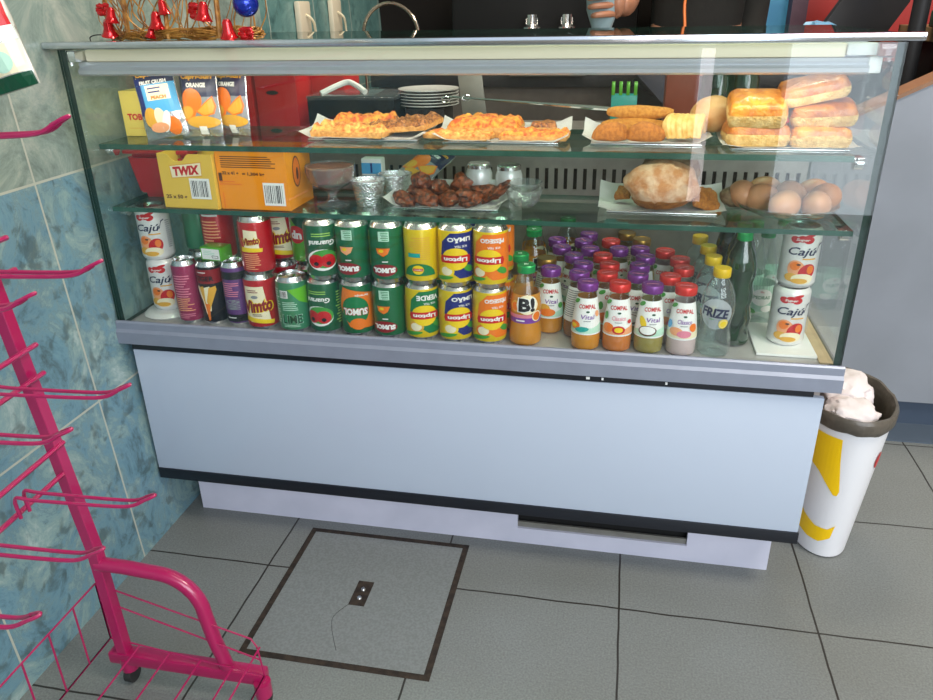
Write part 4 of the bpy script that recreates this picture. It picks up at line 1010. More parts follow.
t = thing('snack_tin', 'small blue and white packet standing behind the foil cups', 'packet', (.52, .205, ZM)); bm = newbm(); box(bm, -.022, .022, -.014, .014, 0, .075, 0, .004); build('packet_body', bm, 'ink_white', t)
Art().rect(0, .055, .042, .022, 'ink_skyblue').rect(0, .056, .004, .02, 'ink_blue').rect(0, .035, .04, .012, 'ink_navy').build('packet_print', flatmap((0, -.014, 0), (1, 0, 0), (0, 0, 1)), t, step=None)

# chicken
paper_tray('paper_tray', 'white paper holding the browned chicken pieces', .575, .815, .075, .205, ZM, lip=.018, back=.03)
chk = [(.615, .10, .006, .026, .016, .013), (.655, .103, .006, .028, .018, .015), (.70, .098, .006, .026, .017, .014), (.742, .104, .006, .026, .017, .014), (.63, .14, .008, .022, .018, .016), (.672, .142, .012, .026, .02, .018), (.643, .125, .030, .020, .018, .018),
       (.722, .128, .024, .024, .018, .019), (.765, .135, .014, .03, .014, .014), (.79, .12, .02, .034, .011, .011), (.735, .09, .02, .016, .012, .012)]
for i, (x, y, z, a1, b1_, c1) in enumerate(chk):
    t = thing('chicken_piece', ('browned chicken piece in the heap on the white paper' if i not in (6, 7, 9) else {6: 'rounded chicken drumstick end topmost on the left of the heap', 7: 'chunky orange-brown chicken piece topmost in the middle', 9: 'long curved wing tip at the right end of the heap'}[i]), 'chicken piece', (x, y, ZM+z+c1*.8), 0, 'browned chicken pieces on the paper' if i not in (6, 7, 9) else None)
    bm = newbm(); blob(bm, (0, 0, 0), (a1, b1_, c1), 3, .45, 1.6, i+1)
    if i == 9:
        for v in bm.verts: v.co.z += v.co.x*.5
    t.rotation_euler = (0, R(rnd.uniform(-20, 20)), R(rnd.uniform(-40, 40)) if i != 9 else R(-8)); build('skin', bm, 'chicken', t)
# jars
def jar(x, y, label):
    t = thing('yogurt_jar', label, 'jar', (x, y, ZM)); bm = newbm(); lathe(bm, [(0, .0), (.024, .0), (.027, .004), (.027, .045), (.024, .054), (.022, .058)], 28); build('jar_body', bm, 'can_white', t)
    bm = newbm(); lathe(bm, [(.022, .056), (.0245, .057), (.0245, .064), (.022, .066), (.012, .064), (0, .064)], 28); build('lid', bm, 'alu', t); return t
jar(.74, .222-.005, 'white jar with metal lid behind the chicken, left one'); jar(.803, .205, 'white jar with metal lid behind the chicken, right one')
t = thing('glass_bowl', 'small glass bowl lying tipped to the right of the chicken', 'bowl', (.845, .115, ZM+.006)); bm = newbm()
lathe(bm, [(0, 0), (.018, 0), (.03, .012), (.036, .03), (.036, .033), (.034, .033), (.028, .014), (.016, .004), (0, .004)], 28); build('bowl_wall', bm, 'dish_glass', t)
bm = newbm(); lathe(bm, [(0, .03), (.02, .03), (.034, .042), (.0345, .046), (.033, .046), (.018, .034), (0, .034)], 28); build('bowl_lip', bm, 'dish_glass', t)
# bread
paper_tray('paper_tray', 'white napkin paper under the round floury loaf', .985, 1.215, .095, .215, ZM, lip=.006, back=.028)
t = thing('bread_loaf', 'round floury loaf with a cross fold on the middle shelf', 'bread loaf', (1.098, .128, ZM+.006), R(10)); bm = newbm()
vs = blob(bm, (0, 0, .041), (.068, .052, .045), 4, .16, 1.6, 2, flat=.85)
for v in vs:
    d = v.co-Vector((0, 0, .043)); f_ = math.exp(-((d.x*.4+d.y*.9)/.006)**2); v.co -= d*.06*f_
    if v.co.z < .022: pass
for f in bm.faces:
    if f.calc_center_median().z < .022: f.material_index = 1
build('crust', bm, ['loaf', 'loaf_crust'], t, sharp=80)
t = thing('bread_loaf', 'darker round loaf standing behind the floury one', 'bread loaf', (1.115, .205, ZM+.004)); bm = newbm(); blob(bm, (0, 0, .054), (.055, .018, .055), 3, .08, 1.5, 5, flat=.95); build('crust', bm, 'loaf_dark', t)
slab_food('breaded_cutlet', 'orange breaded cutlet sticking out right of the floury loaf', 'cutlet', 1.178, .15, ZM+.018, .06, .06, .01, 'fried', R(20), 23, tilt=(R(30), R(20)), amp=.008, edge='fried')
slab_food('breaded_cutlet', 'piece of breaded cutlet poking out left of the floury loaf', 'cutlet', 1.032, .172, ZM+.02, .03, .03, .01, 'fried', R(-20), 24, tilt=(R(30), R(-10)), amp=.006, edge='fried')
t = thing('bread_roll', 'small dark roll wrapped in clear film left of the eggs', 'bread roll', (1.238, .175, ZM+.001), R(15)); bm = newbm(); blob(bm, (0, 0, .02), (.03, .024, .02), 3, .1, 1.5, 9, flat=.95); build('crust', bm, 'loaf_dark', t)
# egg plate
t = thing('glass_plate', 'shallow clear glass plate holding the brown eggs', 'plate', (1.322, .137, ZM)); bm = newbm()
lathe(bm, [(0, .002), (.045, .002), (.05, 0), (.055, .003), (.08, .012), (.088, .020), (.0875, .022), (.079, .015), (.053, .006), (0, .005)], 44, wob=lambda k, z: (.001*(k % 2) if z > .01 else 0)); build('plate_body', bm, 'dish_glass', t)
egs = [(1.278, .142, .024), (1.308, .088, .024), (1.247, .165, .024), (1.331, .155, .026), (1.290, .196, .026), (1.361, .092, .024), (1.384, .138, .027), (1.375, .185, .026)]
for i, (x, y, z) in enumerate(egs):
    t = thing('brown_egg', {1: 'light brown egg at the front of the glass plate', 5: 'brown egg at the front right of the plate', 6: 'dark brown egg at the right edge of the plate'}.get(i, 'light brown egg lying in the group on the glass plate'), 'egg', (x, y, ZM+z+.004), 0, None if i in (1, 5, 6) else 'brown eggs on the glass plate')
    bm = newbm(); g = bmesh.ops.create_uvsphere(bm, u_segments=24, v_segments=16, radius=1)
    for v in bm.verts: v.co = Vector((v.co.x*(.0248 - .002*v.co.z), v.co.y*(.0248-.002*v.co.z), v.co.z*.0305))
    t.rotation_euler = (R(rnd.uniform(60, 110)), 0, R(rnd.uniform(-90, 90))); build('eggshell', bm, 'egg_dark' if i in (6, 7) else 'egg', t)

# ------------------------------------------------------------------ things on the rear worktop (seen through the case)
ZW = .8305
for i, (x, w, lab) in enumerate(((.055, .125, 'tall red carton at the left of the rear worktop'), (.178, .112, 'tall red carton with a dark hand hole, second on the worktop'))):
    t = thing('red_carton', lab, 'carton', (x, .52, ZW), R(0)); bm = newbm(); box(bm, -w/2+.002, w/2-.002, 0, .13, 0, .19, 0, .002); build('carton_body', bm, 'red_card', t)
    Art().ell(.0, .105, .017, .006, 'ink_darkred').ell(0, .105, .015, .0045, 'ink_black').build('hand_hole', flatmap((-.01, 0, 0), (1, 0, 0), (0, 0, 1)), t, step=None)
t = thing('red_carton', 'red carton with white lettering beside the black box', 'carton', (.275, .62, ZW)); bm = newbm(); box(bm, -.045, .045, 0, .12, 0, .185, 0, .002); build('carton_body', bm, 'red_card', t)
Art().text('USALES', 0, 0, .018, 'ink_pink', w=.06, bold=.04).build('lettering', flatmap((0, 0, .15), (1, 0, 0), (0, 0, 1)), t, step=None)
t = thing('black_box', 'black box covered in clear film under the white plates', 'box', (.375, .50, ZW)); bm = newbm(); box(bm, -.11, .11, 0, .16, 0, .098, 0, .004); build('box_body', bm, 'black', t)
bm = newbm(); box(bm, -.112, .112, -.002, .162, .09, .101, 0, .004); build('film', bm, 'clear_plastic', t)
bm = newbm(); tube(bm, bez([(-.08, .02, .103), (-.03, .06, .125), (.0, .05, .12), (.03, .03, .106)], 6), .007, 8); build('paper_roll', bm, 'paper', t)
for k in range(6):
    t = thing('white_plate', 'white plate in the stack right of the black box', 'plate', (.545, .60, ZW+.066+.007*k), 0, 'white plates stacked on the rear worktop'); bm = newbm(); lathe(bm, [(0, 0), (.045, 0), (.075, .006), (.075, .008), (.045, .003), (0, .003)], 40); build('plate_body', bm, 'can_white', t)
t = thing('plate_stand', 'grey block under the stack of white plates', 'stand', (.545, .60, ZW)); bm = newbm(); box(bm, -.05, .05, -.05, .05, 0, .0655, 0, .003); build('block', bm, 'dark_grey', t)
t = thing('steel_divider', 'upright brushed steel divider standing on the rear worktop', 'divider', (.69, .48, ZW)); bm = newbm(); box(bm, -.028, .028, 0, .004, 0, .22, 0, .001); box(bm, -.028, .028, 0, .05, 0, .004); build('divider_plate', bm, 'steel', t)
for v in t.children[0].data.vertices: v.co.x -= v.co.z*.12
t = thing('serving_tongs', 'long thin steel tongs lying with looped end raised behind the slices', 'tongs', (0, 0, 0)); bm = newbm()
A_ = Vector((.672, .262, .955)); B_ = Vector((1.075, .185, .9365)); d = (B_-A_)
tube(bm, [A_+d*k/10 for k in range(11)], .0028, 8, taper=[.7, .7, .8, .9, 1, 1.1, 1.3, 1.5, 1.5, 1.3, .8])
cN = [A_+d*.09+Vector((.0095*math.cos(q), 0, .0055*math.sin(q))) for q in [2*PI*i/14 for i in range(15)]]; tube(bm, cN, .0014, 6)
cN = [A_+Vector((-.008+.008*math.cos(q), 0, -.006+.006*math.sin(q))) for q in [2*PI*i/14 for i in range(15)]]; tube(bm, cN, .0016, 6)
build('tong_arm', bm, 'chrome', t)
t = thing('green_rack', 'small green plastic rack with prongs on the rear worktop', 'rack', (1.02, .58, ZW+.0)); bm = newbm(); box(bm, -.03, .03, 0, .04, 0, .095, 1, .002); 
for k in range(4): box(bm, -.03+.017*k, -.022+.017*k, 0, .01, .095, .125, 0, .001)
build('rack_body', bm, ['can_lime', 'ink_teal'], t)
t = thing('terracotta_bottle', 'reddish brown upright container behind the croquettes', 'container', (1.145, .52, ZW)); bm = newbm(); box(bm, -.036, .036, 0, .06, 0, .22, 0, .006); build('container_body', bm, mat('terracotta', s('#8a3a22'), .4, noise_amt=.1), t)
for k, (x, z) in enumerate(((1.225, .065), (1.285, .08))):
    t = thing('dark_bottle', ('dark green round bottle base, left one behind the pastries', 'dark green round bottle base, right one behind the pastries')[k], 'bottle', (x, .60, ZW)); bm = newbm(); lathe(bm, [(0, 0), (.03, 0), (.034, .004), (.034, .13), (.014, .18), (.013, .22), (0, .22)], 26); build('bottle_body', bm, 'pet_green', t)
t = thing('white_plate', 'white plate with clear film at the right end of the worktop', 'plate', (1.35, .60, ZW+.06)); bm = newbm(); lathe(bm, [(0, 0), (.045, 0), (.07, .012), (.07, .014), (.045, .004), (0, .004)], 40); build('plate_body', bm, 'can_white', t)
bm = newbm(); box(bm, -.04, .04, -.04, .04, -.06, 0, 0, .003); build('foot_block', bm, 'red_card', t)

# ------------------------------------------------------------------ decoration basket on the top glass
ZT = 1.0725
t = thing('twig_basket', 'golden twig basket standing on the glass top of the case', 'basket', (.196, .12, ZT)); M['twig'] = mat('twig', s('#b8843c'), .45, .2, col2=s('#7c4e1e'), nscale=60)
bm = newbm(); r2 = random.Random(3)
for k in range(70):   # woven base ring
    a0 = r2.uniform(0, 2*PI); ln = r2.uniform(.7, 1.8); R0 = r2.uniform(.125, .15); zb2 = r2.uniform(.002, .016); pts = []
    for i in range(9):
        a1_ = a0+ln*i/8; pts.append((R0*math.cos(a1_)*(1+.05*math.sin(i*1.7+k)), R0*.62*math.sin(a1_)*(1+.06*math.cos(i+k)), zb2+.004*math.sin(i*1.3+k)+.002))
    tube(bm, pts, r2.uniform(.0009, .0019), 5)
build('woven_base', bm, 'twig', t)
bm = newbm()
for k in range(46):
    x = r2.uniform(-.14, .14); y = -.09*math.sqrt(max(0, 1-(x/.15)**2))*r2.choice((1, 1, -1)); tube(bm, bez([(x, y, .008), (x+r2.uniform(-.05, .05), y*1.05, .05), (x+r2.uniform(-.07, .07), y, .12)], 4), r2.uniform(.0008, .0016), 5)
build('loose_twigs', bm, 'twig', t)['kind'] = 'stuff'
for x in (-.075, .012, .1):
    bm = newbm(); y = -.088*math.sqrt(1-(x/.15)**2); tube(bm, [(x, y, .004), (x+.003, y, .07), (x-.002, y, .15)], .0042, 8); build('upright_stick', bm, 'twig', t)
bm = newbm(); tube(bm, [(.145*math.cos(q), .09*math.sin(q), .15) for q in [2*PI*i/30 for i in range(31)]], .004, 6); build('upper_hoop', bm, 'twig', t)
bm = newbm(); tube(bm, bez([(-.1, -.06, .006), (-.15, -.05, .012), (-.172, -.05, .009), (-.174, -.05, .001)], 5), .0011, 5); build('stray_twig', bm, 'dark_grey', t)
M['bauble_red'] = mat('bauble_red', s('#d0141c'), .15, .6, coat=.6); M['bauble_blue'] = mat('bauble_blue', s('#1434b0'), .18, .6, coat=.5)
def bell(x, y, z, sc_, label, tilt=0):
    t = thing('red_bell', label, 'ornament', (x, y, z)); t.rotation_euler = (tilt, R(rnd.uniform(-20, 20)), 0); bm = newbm()
    lathe(bm, [(0, .024), (.004, .0235), (.0065, .019), (.0075, .010), (.0105, .003), (.013, 0), (.012, 0), (.0065, .008), (0, .014)], 20); build('bell_cup', bm, 'bauble_red', t)
    bm = newbm(); blob(bm, (0, 0, .001), (.0035, .0035, .0035), 2, 0); build('clapper', bm, 'bauble_red', t); t.scale = (sc_,)*3; return t
bell(.098, .035, ZT+.033, 1.1, 'shiny red bell at the left corner of the twig basket'); bell(.083, .045, ZT+.012, 1.2, 'shiny red bell low at the far left of the basket', .3)
bell(.196, .02, ZT+.022, 1.2, 'shiny red bell hanging in the middle of the basket'); bell(.178, .024, ZT+.008, .8, 'small red bell lowest in the middle of the basket'); bell(.214, .022, ZT+.045, 1., 'red bell above the middle one, cut by the frame')
bell(.285, .025, ZT+.034, 1.3, 'red bell beside the blue ball'); bell(.325, .035, ZT+.006, 1.3, 'red bell resting low under the blue ball', .2)
for k, (x, z, sc2) in enumerate(((.27, .05, 1), (.358, .012, .8), (.085, .055, .8))):
    t = thing('red_bow', ('frilly red foil bow at the top right of the basket', 'small red foil bow beside the blue ball, right end', 'red foil bow at the top left of the basket')[k], 'ribbon bow', (x, .035, ZT+z)); bm = newbm()
    for q in range(6):
        a_ = q*PI/3; blob(bm, (.011*math.cos(a_)*sc2, .003*(q % 2), .009*math.sin(a_)*sc2), (.010*sc2, .003, .006*sc2), 2, .5, 3, q+k)
    build('ribbon', bm, 'bauble_red', t)
t = thing('blue_bauble', 'shiny blue christmas ball on the right of the basket', 'ornament', (.352, .06, ZT+.060)); bm = newbm(); bmesh.ops.create_uvsphere(bm, u_segments=32, v_segments=20, radius=.0225); build('ball', bm, 'bauble_blue', t)
bm = newbm(); tube(bm, [(0, 0, .022), (-.02, .0, .05), (-.03, .0, .09)], .0007, 5); lathe(bm, [(.005, .021), (.005, .027), (0, .028)], 12); build('hanger', bm, 'chrome', t)

# ------------------------------------------------------------------ behind the case: service counter and its things
t = thing('service_counter', 'dark back counter along the rear wall behind the display case', 'counter', (0, 1.75, 0)); bm = newbm(); box(bm, .12, 1.6, -.3, .22, .86, .9, 0, .003); build('counter_top', bm, 'dark_grey', t)
bm = newbm(); box(bm, .14, 1.58, -.27, .2, 0, .86); build('counter_body', bm, mat('taupe', s('#6a5e54'), .6, noise_amt=.15), t, False)
for k, (y, z) in enumerate(((1.22, 1.085), (1.52, 1.09))):
    t = thing('wall_socket', ('cream wall socket with plugged cable, nearer one', 'cream wall socket with looped cable, farther one')[k], 'socket', (wx(z)+.001, y, z)); bm = newbm(); box(bm, 0, .02, -.045, .045, -.045, .06, 0, .006); build('socket_box', bm, mat('cream_plastic', s('#d8cdb4'), .4), t)
    bm = newbm(); tube(bm, bez([(.02, 0, .02), (.035, .02, .0), (.03, .05, -.05), (.025, .1, -.2)], 6), .004, 6); build('cable', bm, 'ink_cream', t)
t = thing('gooseneck_tap', 'curved metal gooseneck tap behind the glass top', 'tap', (.255, 1.0, .02)); bm = newbm()
cx_ = .09; tube(bm, [(0, 0, .83), (0, 0, 1.03)]+[(.083-.083*math.cos(q), .0, 1.03+.083*math.sin(q)) for q in [PI*i/16 for i in range(17)]]+[(.166, 0, 1.01)], .0055, 10); build('tap_neck', bm, mat('tap_metal', (.45, .38, .3), .2, 1.), t)
bm = newbm(); lathe(bm, [(0, .0), (.03, .0), (.03, .83), (.012, .84), (0, .84)], 18); build('tap_base', bm, 'dark_grey', t)
t = thing('coffee_machine', 'black coffee machine with chrome group heads against the rear wall', 'coffee machine', (.75, 1.6, .9)); bm = newbm(); box(bm, -.36, .3, .0, .3, .0, .5, 0, .02); build('machine_body', bm, 'black', t)
for x in (-.06, .06):
    bm = newbm(); lathe(bm, [(0, .10), (.03, .10), (.034, .115), (.034, .15), (.02, .16), (.02, .19), (0, .19)], 20, x, -.06); tube(bm, [(x, -.06, .125), (x+.03, -.16, .12), (x+.035, -.2, .118)], .009, 8); box(bm, x-.02, x+.02, -.07, .0, .15, .18); build('group_head', bm, 'chrome', t)
bm = newbm(); box(bm, -.12, .14, -.2, .0, 0, .06, 0, .004); build('drip_tray', bm, 'steel', t)
t = thing('rear_shelf_unit', 'low dark shelf unit under the coffee machine end', 'shelf unit', (1.3, 1.72, .9)); bm = newbm(); box(bm, -.2, .1, 0, .25, 0, .35, 0, .01); build('unit_body', bm, 'black', t)

# person (staff) behind the case
def skin(name, V, E, Rr, m, parent, lv=2):
    me = bpy.data.meshes.new(name); me.from_pydata(V, E, []); o = bpy.data.objects.new(name, me); COL.objects.link(o)
    md = o.modifiers.new('skin', 'SKIN'); md.use_smooth_shade = True
    for i, r_ in enumerate(Rr):
        me.skin_vertices[0].data[i].radius = r_ if isinstance(r_, tuple) else (r_, r_)
    me.skin_vertices[0].data[0].use_root = True
    sb = o.modifiers.new('sub', 'SUBSURF'); sb.levels = lv; sb.render_levels = lv
    dg = bpy.context.evaluated_depsgraph_get(); nm = bpy.data.meshes.new_from_object(o.evaluated_get(dg)); bpy.data.objects.remove(o)
    nm.materials.append(m); nm.polygons.foreach_set('use_smooth', [True]*len(nm.polygons))
    q = bpy.data.objects.new(name, nm); COL.objects.link(q); q.parent = parent; return q
M['skin'] = mat('skin', s('#b07a5e'), .5, sss=.15); M['cloth'] = mat('cloth', s('#16140f'), .85, noise_amt=.2, nscale=30, bump=.2); M['hair'] = mat('hair', s('#1c120c'), .6, noise_amt=.3); M['trouser'] = mat('trouser', s('#1c2230'), .85, noise_amt=.2)
t = thing('person', 'person in black top standing behind the case, holding a pale cup', 'person', (1.215, 1.22, 0))
V = [(0, 0, .95), (0, 0, 1.08), (0, 0, 1.22), (0, 0, 1.36), (0, 0, 1.44), (0, -.01, 1.51), (0, -.02, 1.58), (0, -.02, 1.65),
     (-.15, 0, 1.38), (-.205, -.02, 1.13), (-.21, -.2, 1.115), (-.225, -.26, 1.12), (.15, 0, 1.38), (.165, .07, 1.12), (.14, -.08, .96), (.13, -.14, .93),
     (-.09, 0, .86), (-.095, 0, .5), (-.095, .02, .09), (-.095, -.12, .035), (.09, 0, .86), (.095, 0, .5), (.095, .02, .09), (.095, -.12, .035)]
E_ = [(0, 1), (1, 2), (2, 3), (3, 4), (4, 5), (5, 6), (6, 7), (3, 8), (8, 9), (9, 10), (10, 11), (3, 12), (12, 13), (13, 14), (14, 15), (0, 16), (16, 17), (17, 18), (18, 19), (0, 20), (20, 21), (21, 22), (22, 23)]
Rr = [(.145, .10), (.13, .095), (.145, .1), (.14, .09), .06, .052, (.075, .09), (.07, .085), .05, .04, .032, .026, .05, .04, .032, .026, .085, .06, .042, .04, .085, .06, .042, .04]
body = skin('body', V, E_, Rr, M['skin'], t)
top_ = skin('black_top', V[:4]+[V[4]]+[V[8], V[9], V[12], V[13], V[14]], [(0, 1), (1, 2), (2, 3), (3, 4), (3, 5), (5, 6), (3, 7), (7, 8), (8, 9)], [(.152, .11), (.138, .105), (.153, .11), (.148, .098), .062, .058, .048, .058, .050, .042], M['cloth'], t)
skin('trousers', [V[0]]+V[16:19]+V[20:23], [(0, 1), (1, 2), (2, 3), (0, 4), (4, 5), (5, 6)], [(.15, .108), .092, .068, .056, .092, .068, .056], M['trouser'], t)
bm = newbm(); blob(bm, (0, .0, 1.63), (.085, .1, .1), 3, .1, 3); 
bmesh.ops.delete(bm, geom=[v for v in bm.verts if v.co.y < -.035 and v.co.z < 1.68], context='VERTS'); build('hair', bm, 'hair', t)
bm = newbm()
for x in (-.028, .028): blob(bm, (x, -.112, 1.60), (.011, .006, .007), 2, 0, mi=1)
blob(bm, (0, -.125, 1.575), (.012, .018, .02), 2, 0); blob(bm, (0, -.108, 1.54), (.022, .008, .006), 2, 0, mi=2)
for x in (-.078, .078): blob(bm, (x, -.02, 1.59), (.012, .02, .03), 2, 0)
build('face', bm, ['skin', 'black', 'ink_darkred'], t)
# right hand closed round the cup, five separate fingers
bm = newbm(); H = Vector((-.228, -.285, 1.125)); blob(bm, H, (.022, .04, .042), 2, .1)
for k in range(4):
    z = H.z+.034-.021*k; ln = (.9, 1., .95, .8)[k]
    tube(bm, bez([H+Vector((-.01, -.02, z-H.z)), H+Vector((-.012-.02*ln, -.055, z-H.z)), H+Vector((-.04*ln-.02, -.07, z-H.z-.002)), H+Vector((-.06*ln-.014, -.055, z-H.z-.004))], 4), .0085, 8, taper=[1.05-.3*i/12 for i in range(13)])
tube(bm, bez([H+Vector((.0, .0, .03)), H+Vector((-.035, .02, .045)), H+Vector((-.06, .005, .04)), H+Vector((-.07, -.02, .035))], 4), .0095, 8, taper=[1.1-.3*i/12 for i in range(13)])
build('hand', bm, 'skin', t)
bm = newbm(); H = Vector((.128, -.165, .915)); blob(bm, H, (.02, .04, .03), 2, .1)
for k in range(4):
    x = -.026+.017*k; tube(bm, bez([H+Vector((x, -.02, 0)), H+Vector((x, -.06, -.006)), H+Vector((x, -.085, -.03)), H+Vector((x, -.08, -.05))], 4), .008, 8, taper=[1.05-.3*i/12 for i in range(13)])
tube(bm, bez([H+Vector((-.02, .01, 0)), H+Vector((-.05, -.01, -.008)), H+Vector((-.055, -.045, -.02))], 4), .009, 8)
build('hand', bm, 'skin', t)
bm = newbm(); tube(bm, bez([(.0, -.1, 1.4), (-.02, -.125, 1.25), (-.045, -.125, 1.13), (-.04, -.13, 1.04), (-.06, -.13, .97)], 6), .004, 6); build('orange_lanyard', bm, 'ink_orange', t)
t = thing('pale_cup', 'pale blue cup held in the hand of the person in black', 'cup', (.948, .93, 0)); bm = newbm()
lathe(bm, [(0, 1.045), (.02, 1.045), (.026, 1.06), (.042, 1.105), (.044, 1.15), (.041, 1.15), (.03, 1.09), (0, 1.07)], 26); build('cup_body', bm, mat('pale_blue', s('#8fa6ac'), .3, noise_amt=.05), t)

# till, post and shelf at the right
t = thing('till_monitor', 'slanted dark payment terminal with blue light at the far right', 'payment terminal', (1.72, 1.55, .93)); bm = newbm(); box(bm, -.1, .1, -.012, .012, 0, .26, 0, .006); o = build('screen_body', bm, 'dark_grey', t); o.rotation_euler = (R(-10), R(38), R(15)); o.location = (-.02, 0, .04)
bm = newbm(); lathe(bm, [(0, 0), (.08, 0), (.08, .012), (.02, .02), (.02, .06), (0, .06)], 20); build('stand', bm, 'dark_grey', t)
bm = newbm(); bmesh.ops.create_uvsphere(bm, u_segments=12, v_segments=8, radius=.009); build('indicator_light', bm, mat('blue_led', s('#3a90ff'), .4, emis=3), t, loc=(.12, -.02, .205))
t = thing('display_post', 'dark upright pole between the till and red wall', 'pole', (1.845, 1.30, 0)); bm = newbm(); tube(bm, [(0, 0, 0), (0, 0, 1.5)], .024, 12); build('pole', bm, 'dark_grey', t)
t = thing('till_desk', 'dark till desk standing behind the grey counter panel', 'desk', (1.72, 1.6, 0)); bm = newbm(); box(bm, -.1, .14, -.2, .2, .88, .92, 0, .004); build('desk_top', bm, 'dark_grey', t); bm = newbm(); box(bm, -.08, .12, -.17, .17, 0, .88); build('desk_body', bm, 'black', t, False)
t = thing('plastic_bag', 'crumpled pale blue bag lying by the payment terminal', 'bag', (1.6, 1.4, .9)); bm = newbm(); blob(bm, (0, 0, .12), (.05, .04, .04), 3, .5, 2, 4); tube(bm, [(0, 0, 0), (0, 0, .1)], .02, 8); build('bag_film', bm, mat('blue_film', s('#6fa6c8'), .35), t)
t = thing('storage_shelf', 'dark shelf with wooden edge in the top right corner', 'shelf', (2.12, 1.35, 0)); bm = newbm(); box(bm, -.22, .5, -.2, .3, 1.0, 1.04, 0, .002); box(bm, -.20, .5, -.18, .3, 0, 1.0, 1); build('shelf_board', bm, [mat('wood_edge', s('#8a7050'), .6, noise_amt=.2), 'black'], t, False)
t = thing('green_case', 'flat dark green case lying on the corner shelf', 'case', (2.0, 1.3, 1.0405)); bm = newbm(); box(bm, -.1, .09, -.08, .08, 0, .045, 0, .004); build('case_body', bm, mat('case_green', s('#1c4a3c'), .4), t)
t = thing('paper_pile', 'loose pile of white papers beside the green case', 'papers', (2.2, 1.3, 1.0405)); bm = newbm()
for k in range(5): box(bm, -.09+.01*k, .1, -.08, .08-.01*k, .005*k, .005*k+.004)
build('sheets', bm, 'paper', t, False)

# grey counter panel on the right
M['counter_grey'] = mat('counter_grey', s('#8a8f98'), .35, col2=s('#838890'), nscale=5)
t = thing('side_counter', 'grey counter panel with slanted brown top edge on the right', 'counter', (0, 0, 0)); bm = newbm()
prism(bm, [(1.45, .085), (2.9, .085), (2.9, 1.30), (2.2, 1.17), (1.74, .935), (1.45, .79)], .77, .84); build('counter_panel', bm, 'counter_grey', t, False)
bm = newbm(); prism(bm, [(1.45, .79), (1.74, .935), (2.2, 1.17), (2.2, 1.18), (1.74, .945), (1.45, .80)], .762, .85); build('edge_strip', bm, mat('brown_edge', s('#8a6448'), .5, noise_amt=.1), t, False)
bm = newbm(); box(bm, 1.45, 2.9, .795, .83, 0, .085); build('plinth', bm, mat('plinth_blue', s('#3f4c5e'), .4), t, False)
bm = newbm(); box(bm, 1.45, 2.9, .69, .795, 0, .004); build('plinth_trim', bm, mat('plinth_blue2', s('#55616f'), .4), t, False)

# ------------------------------------------------------------------ waste bin
t = thing('waste_bin', 'white waste bin with yellow curves and black liner beside the case', 'waste bin', (1.520, .225, 0)); RX, RY, HB = .088, .128, .36
def binr(z): return .64+.36*(z/HB)
bm = newbm(); seg = 40
prof_ = [(0, .004), (.9, .0), (1, .006)]; rings = []
for q in range(13):
    z = .004+(HB-.004)*q/12; rings.append([bm.verts.new((RX*binr(z)*math.cos(2*PI*k/seg), RY*binr(z)*math.sin(2*PI*k/seg), z)) for k in range(seg)])
for a, b2 in zip(rings, rings[1:]):
    for k in range(seg): bm.faces.new((a[k], a[(k+1) % seg], b2[(k+1) % seg], b2[k]))
bm.faces.new(rings[0][::-1]); build('bin_body', bm, mat('bin_white', s('#e6e6ea'), .35), t)
def binmap(u, v, off):
    th = u/.105; k = binr(v); return (RX*k*math.sin(th)+off*math.sin(th), -RY*k*math.cos(th)-off*math.cos(th), v)
a = Art()
SH = -.03
a.poly([(-.09, .32), (-.005, .32), (-.002, .29), (.002, .26), (.010, .22), (.016, .19), (.012, .178), (.002, .178), (-.02, .20), (-.045, .225), (-.09, .25)], 'ink_gold')
a.poly([(-.11, .19), (-.10, .13), (-.07, .10), (-.03, .083), (.01, .083), (.03, .095), (.032, .10), (.025, .06), (-.01, .044), (-.05, .045), (-.11, .06)], 'ink_gold')
a.ell(.115, .26, .014, .02, 'ink_red')
M['ink_gold_bin'] = mat('bin_yellow', s('#fccc04'), .35)
a.items = [([(q_[0]+SH, q_[1]) for q_ in p_], f_, 'ink_gold_bin' if m_ == 'ink_gold' else m_, l_) for p_, f_, m_, l_ in a.items]
a.build('yellow_print', binmap, t, step=.01, base=.001)
bm = newbm(); M['liner'] = mat('liner', s('#5e574e'), .35, noise_amt=.3, nscale=30, bump=.6, bscale=40); rings = []
lp = [(1.02, HB-.022), (1.05, HB-.018), (1.06, HB-.006), (1.06, HB+.004), (1.03, HB+.011), (.98, HB+.010), (.94, HB), (.9, HB-.06), (.82, HB-.13)]
for j, (f_, z) in enumerate(lp):
    rings.append([bm.verts.new((RX*f_*math.cos(2*PI*k/64)*(1+.012*noise.noise(Vector((k*.5, j, 0)))), RY*f_*math.sin(2*PI*k/64)*(1+.012*noise.noise(Vector((k*.5, j, 3)))), z+.005*noise.noise(Vector((k*.3, j*.2, 7))))) for k in range(64)])
for a_, b2 in zip(rings, rings[1:]):
    for k in range(64): bm.faces.new((a_[k], a_[(k+1) % 64], b2[(k+1) % 64], b2[k]))
bm.faces.new(rings[-1]); build('bin_liner', bm, 'liner', t)
M['tissue'] = mat('tissue', s('#d9cfcf'), .8, noise_amt=.06, bump=.6, bscale=30)
for k, (x, y, z, r_, lab) in enumerate(((1.515, .160, HB-.005, (.050, .05, .03), 'crumpled white paper at the front of the waste bin'), (1.520, .245, HB-.0, (.055, .07, .045), 'crumpled pinkish paper heap at the back of the waste bin'))):
    t = thing('crumpled_paper', lab, 'paper', (x, y, z)); bm = newbm(); blob(bm, (0, 0, 0), r_, 4, .22, 2.2, 5+k); build('paper_fold', bm, 'tissue', t)
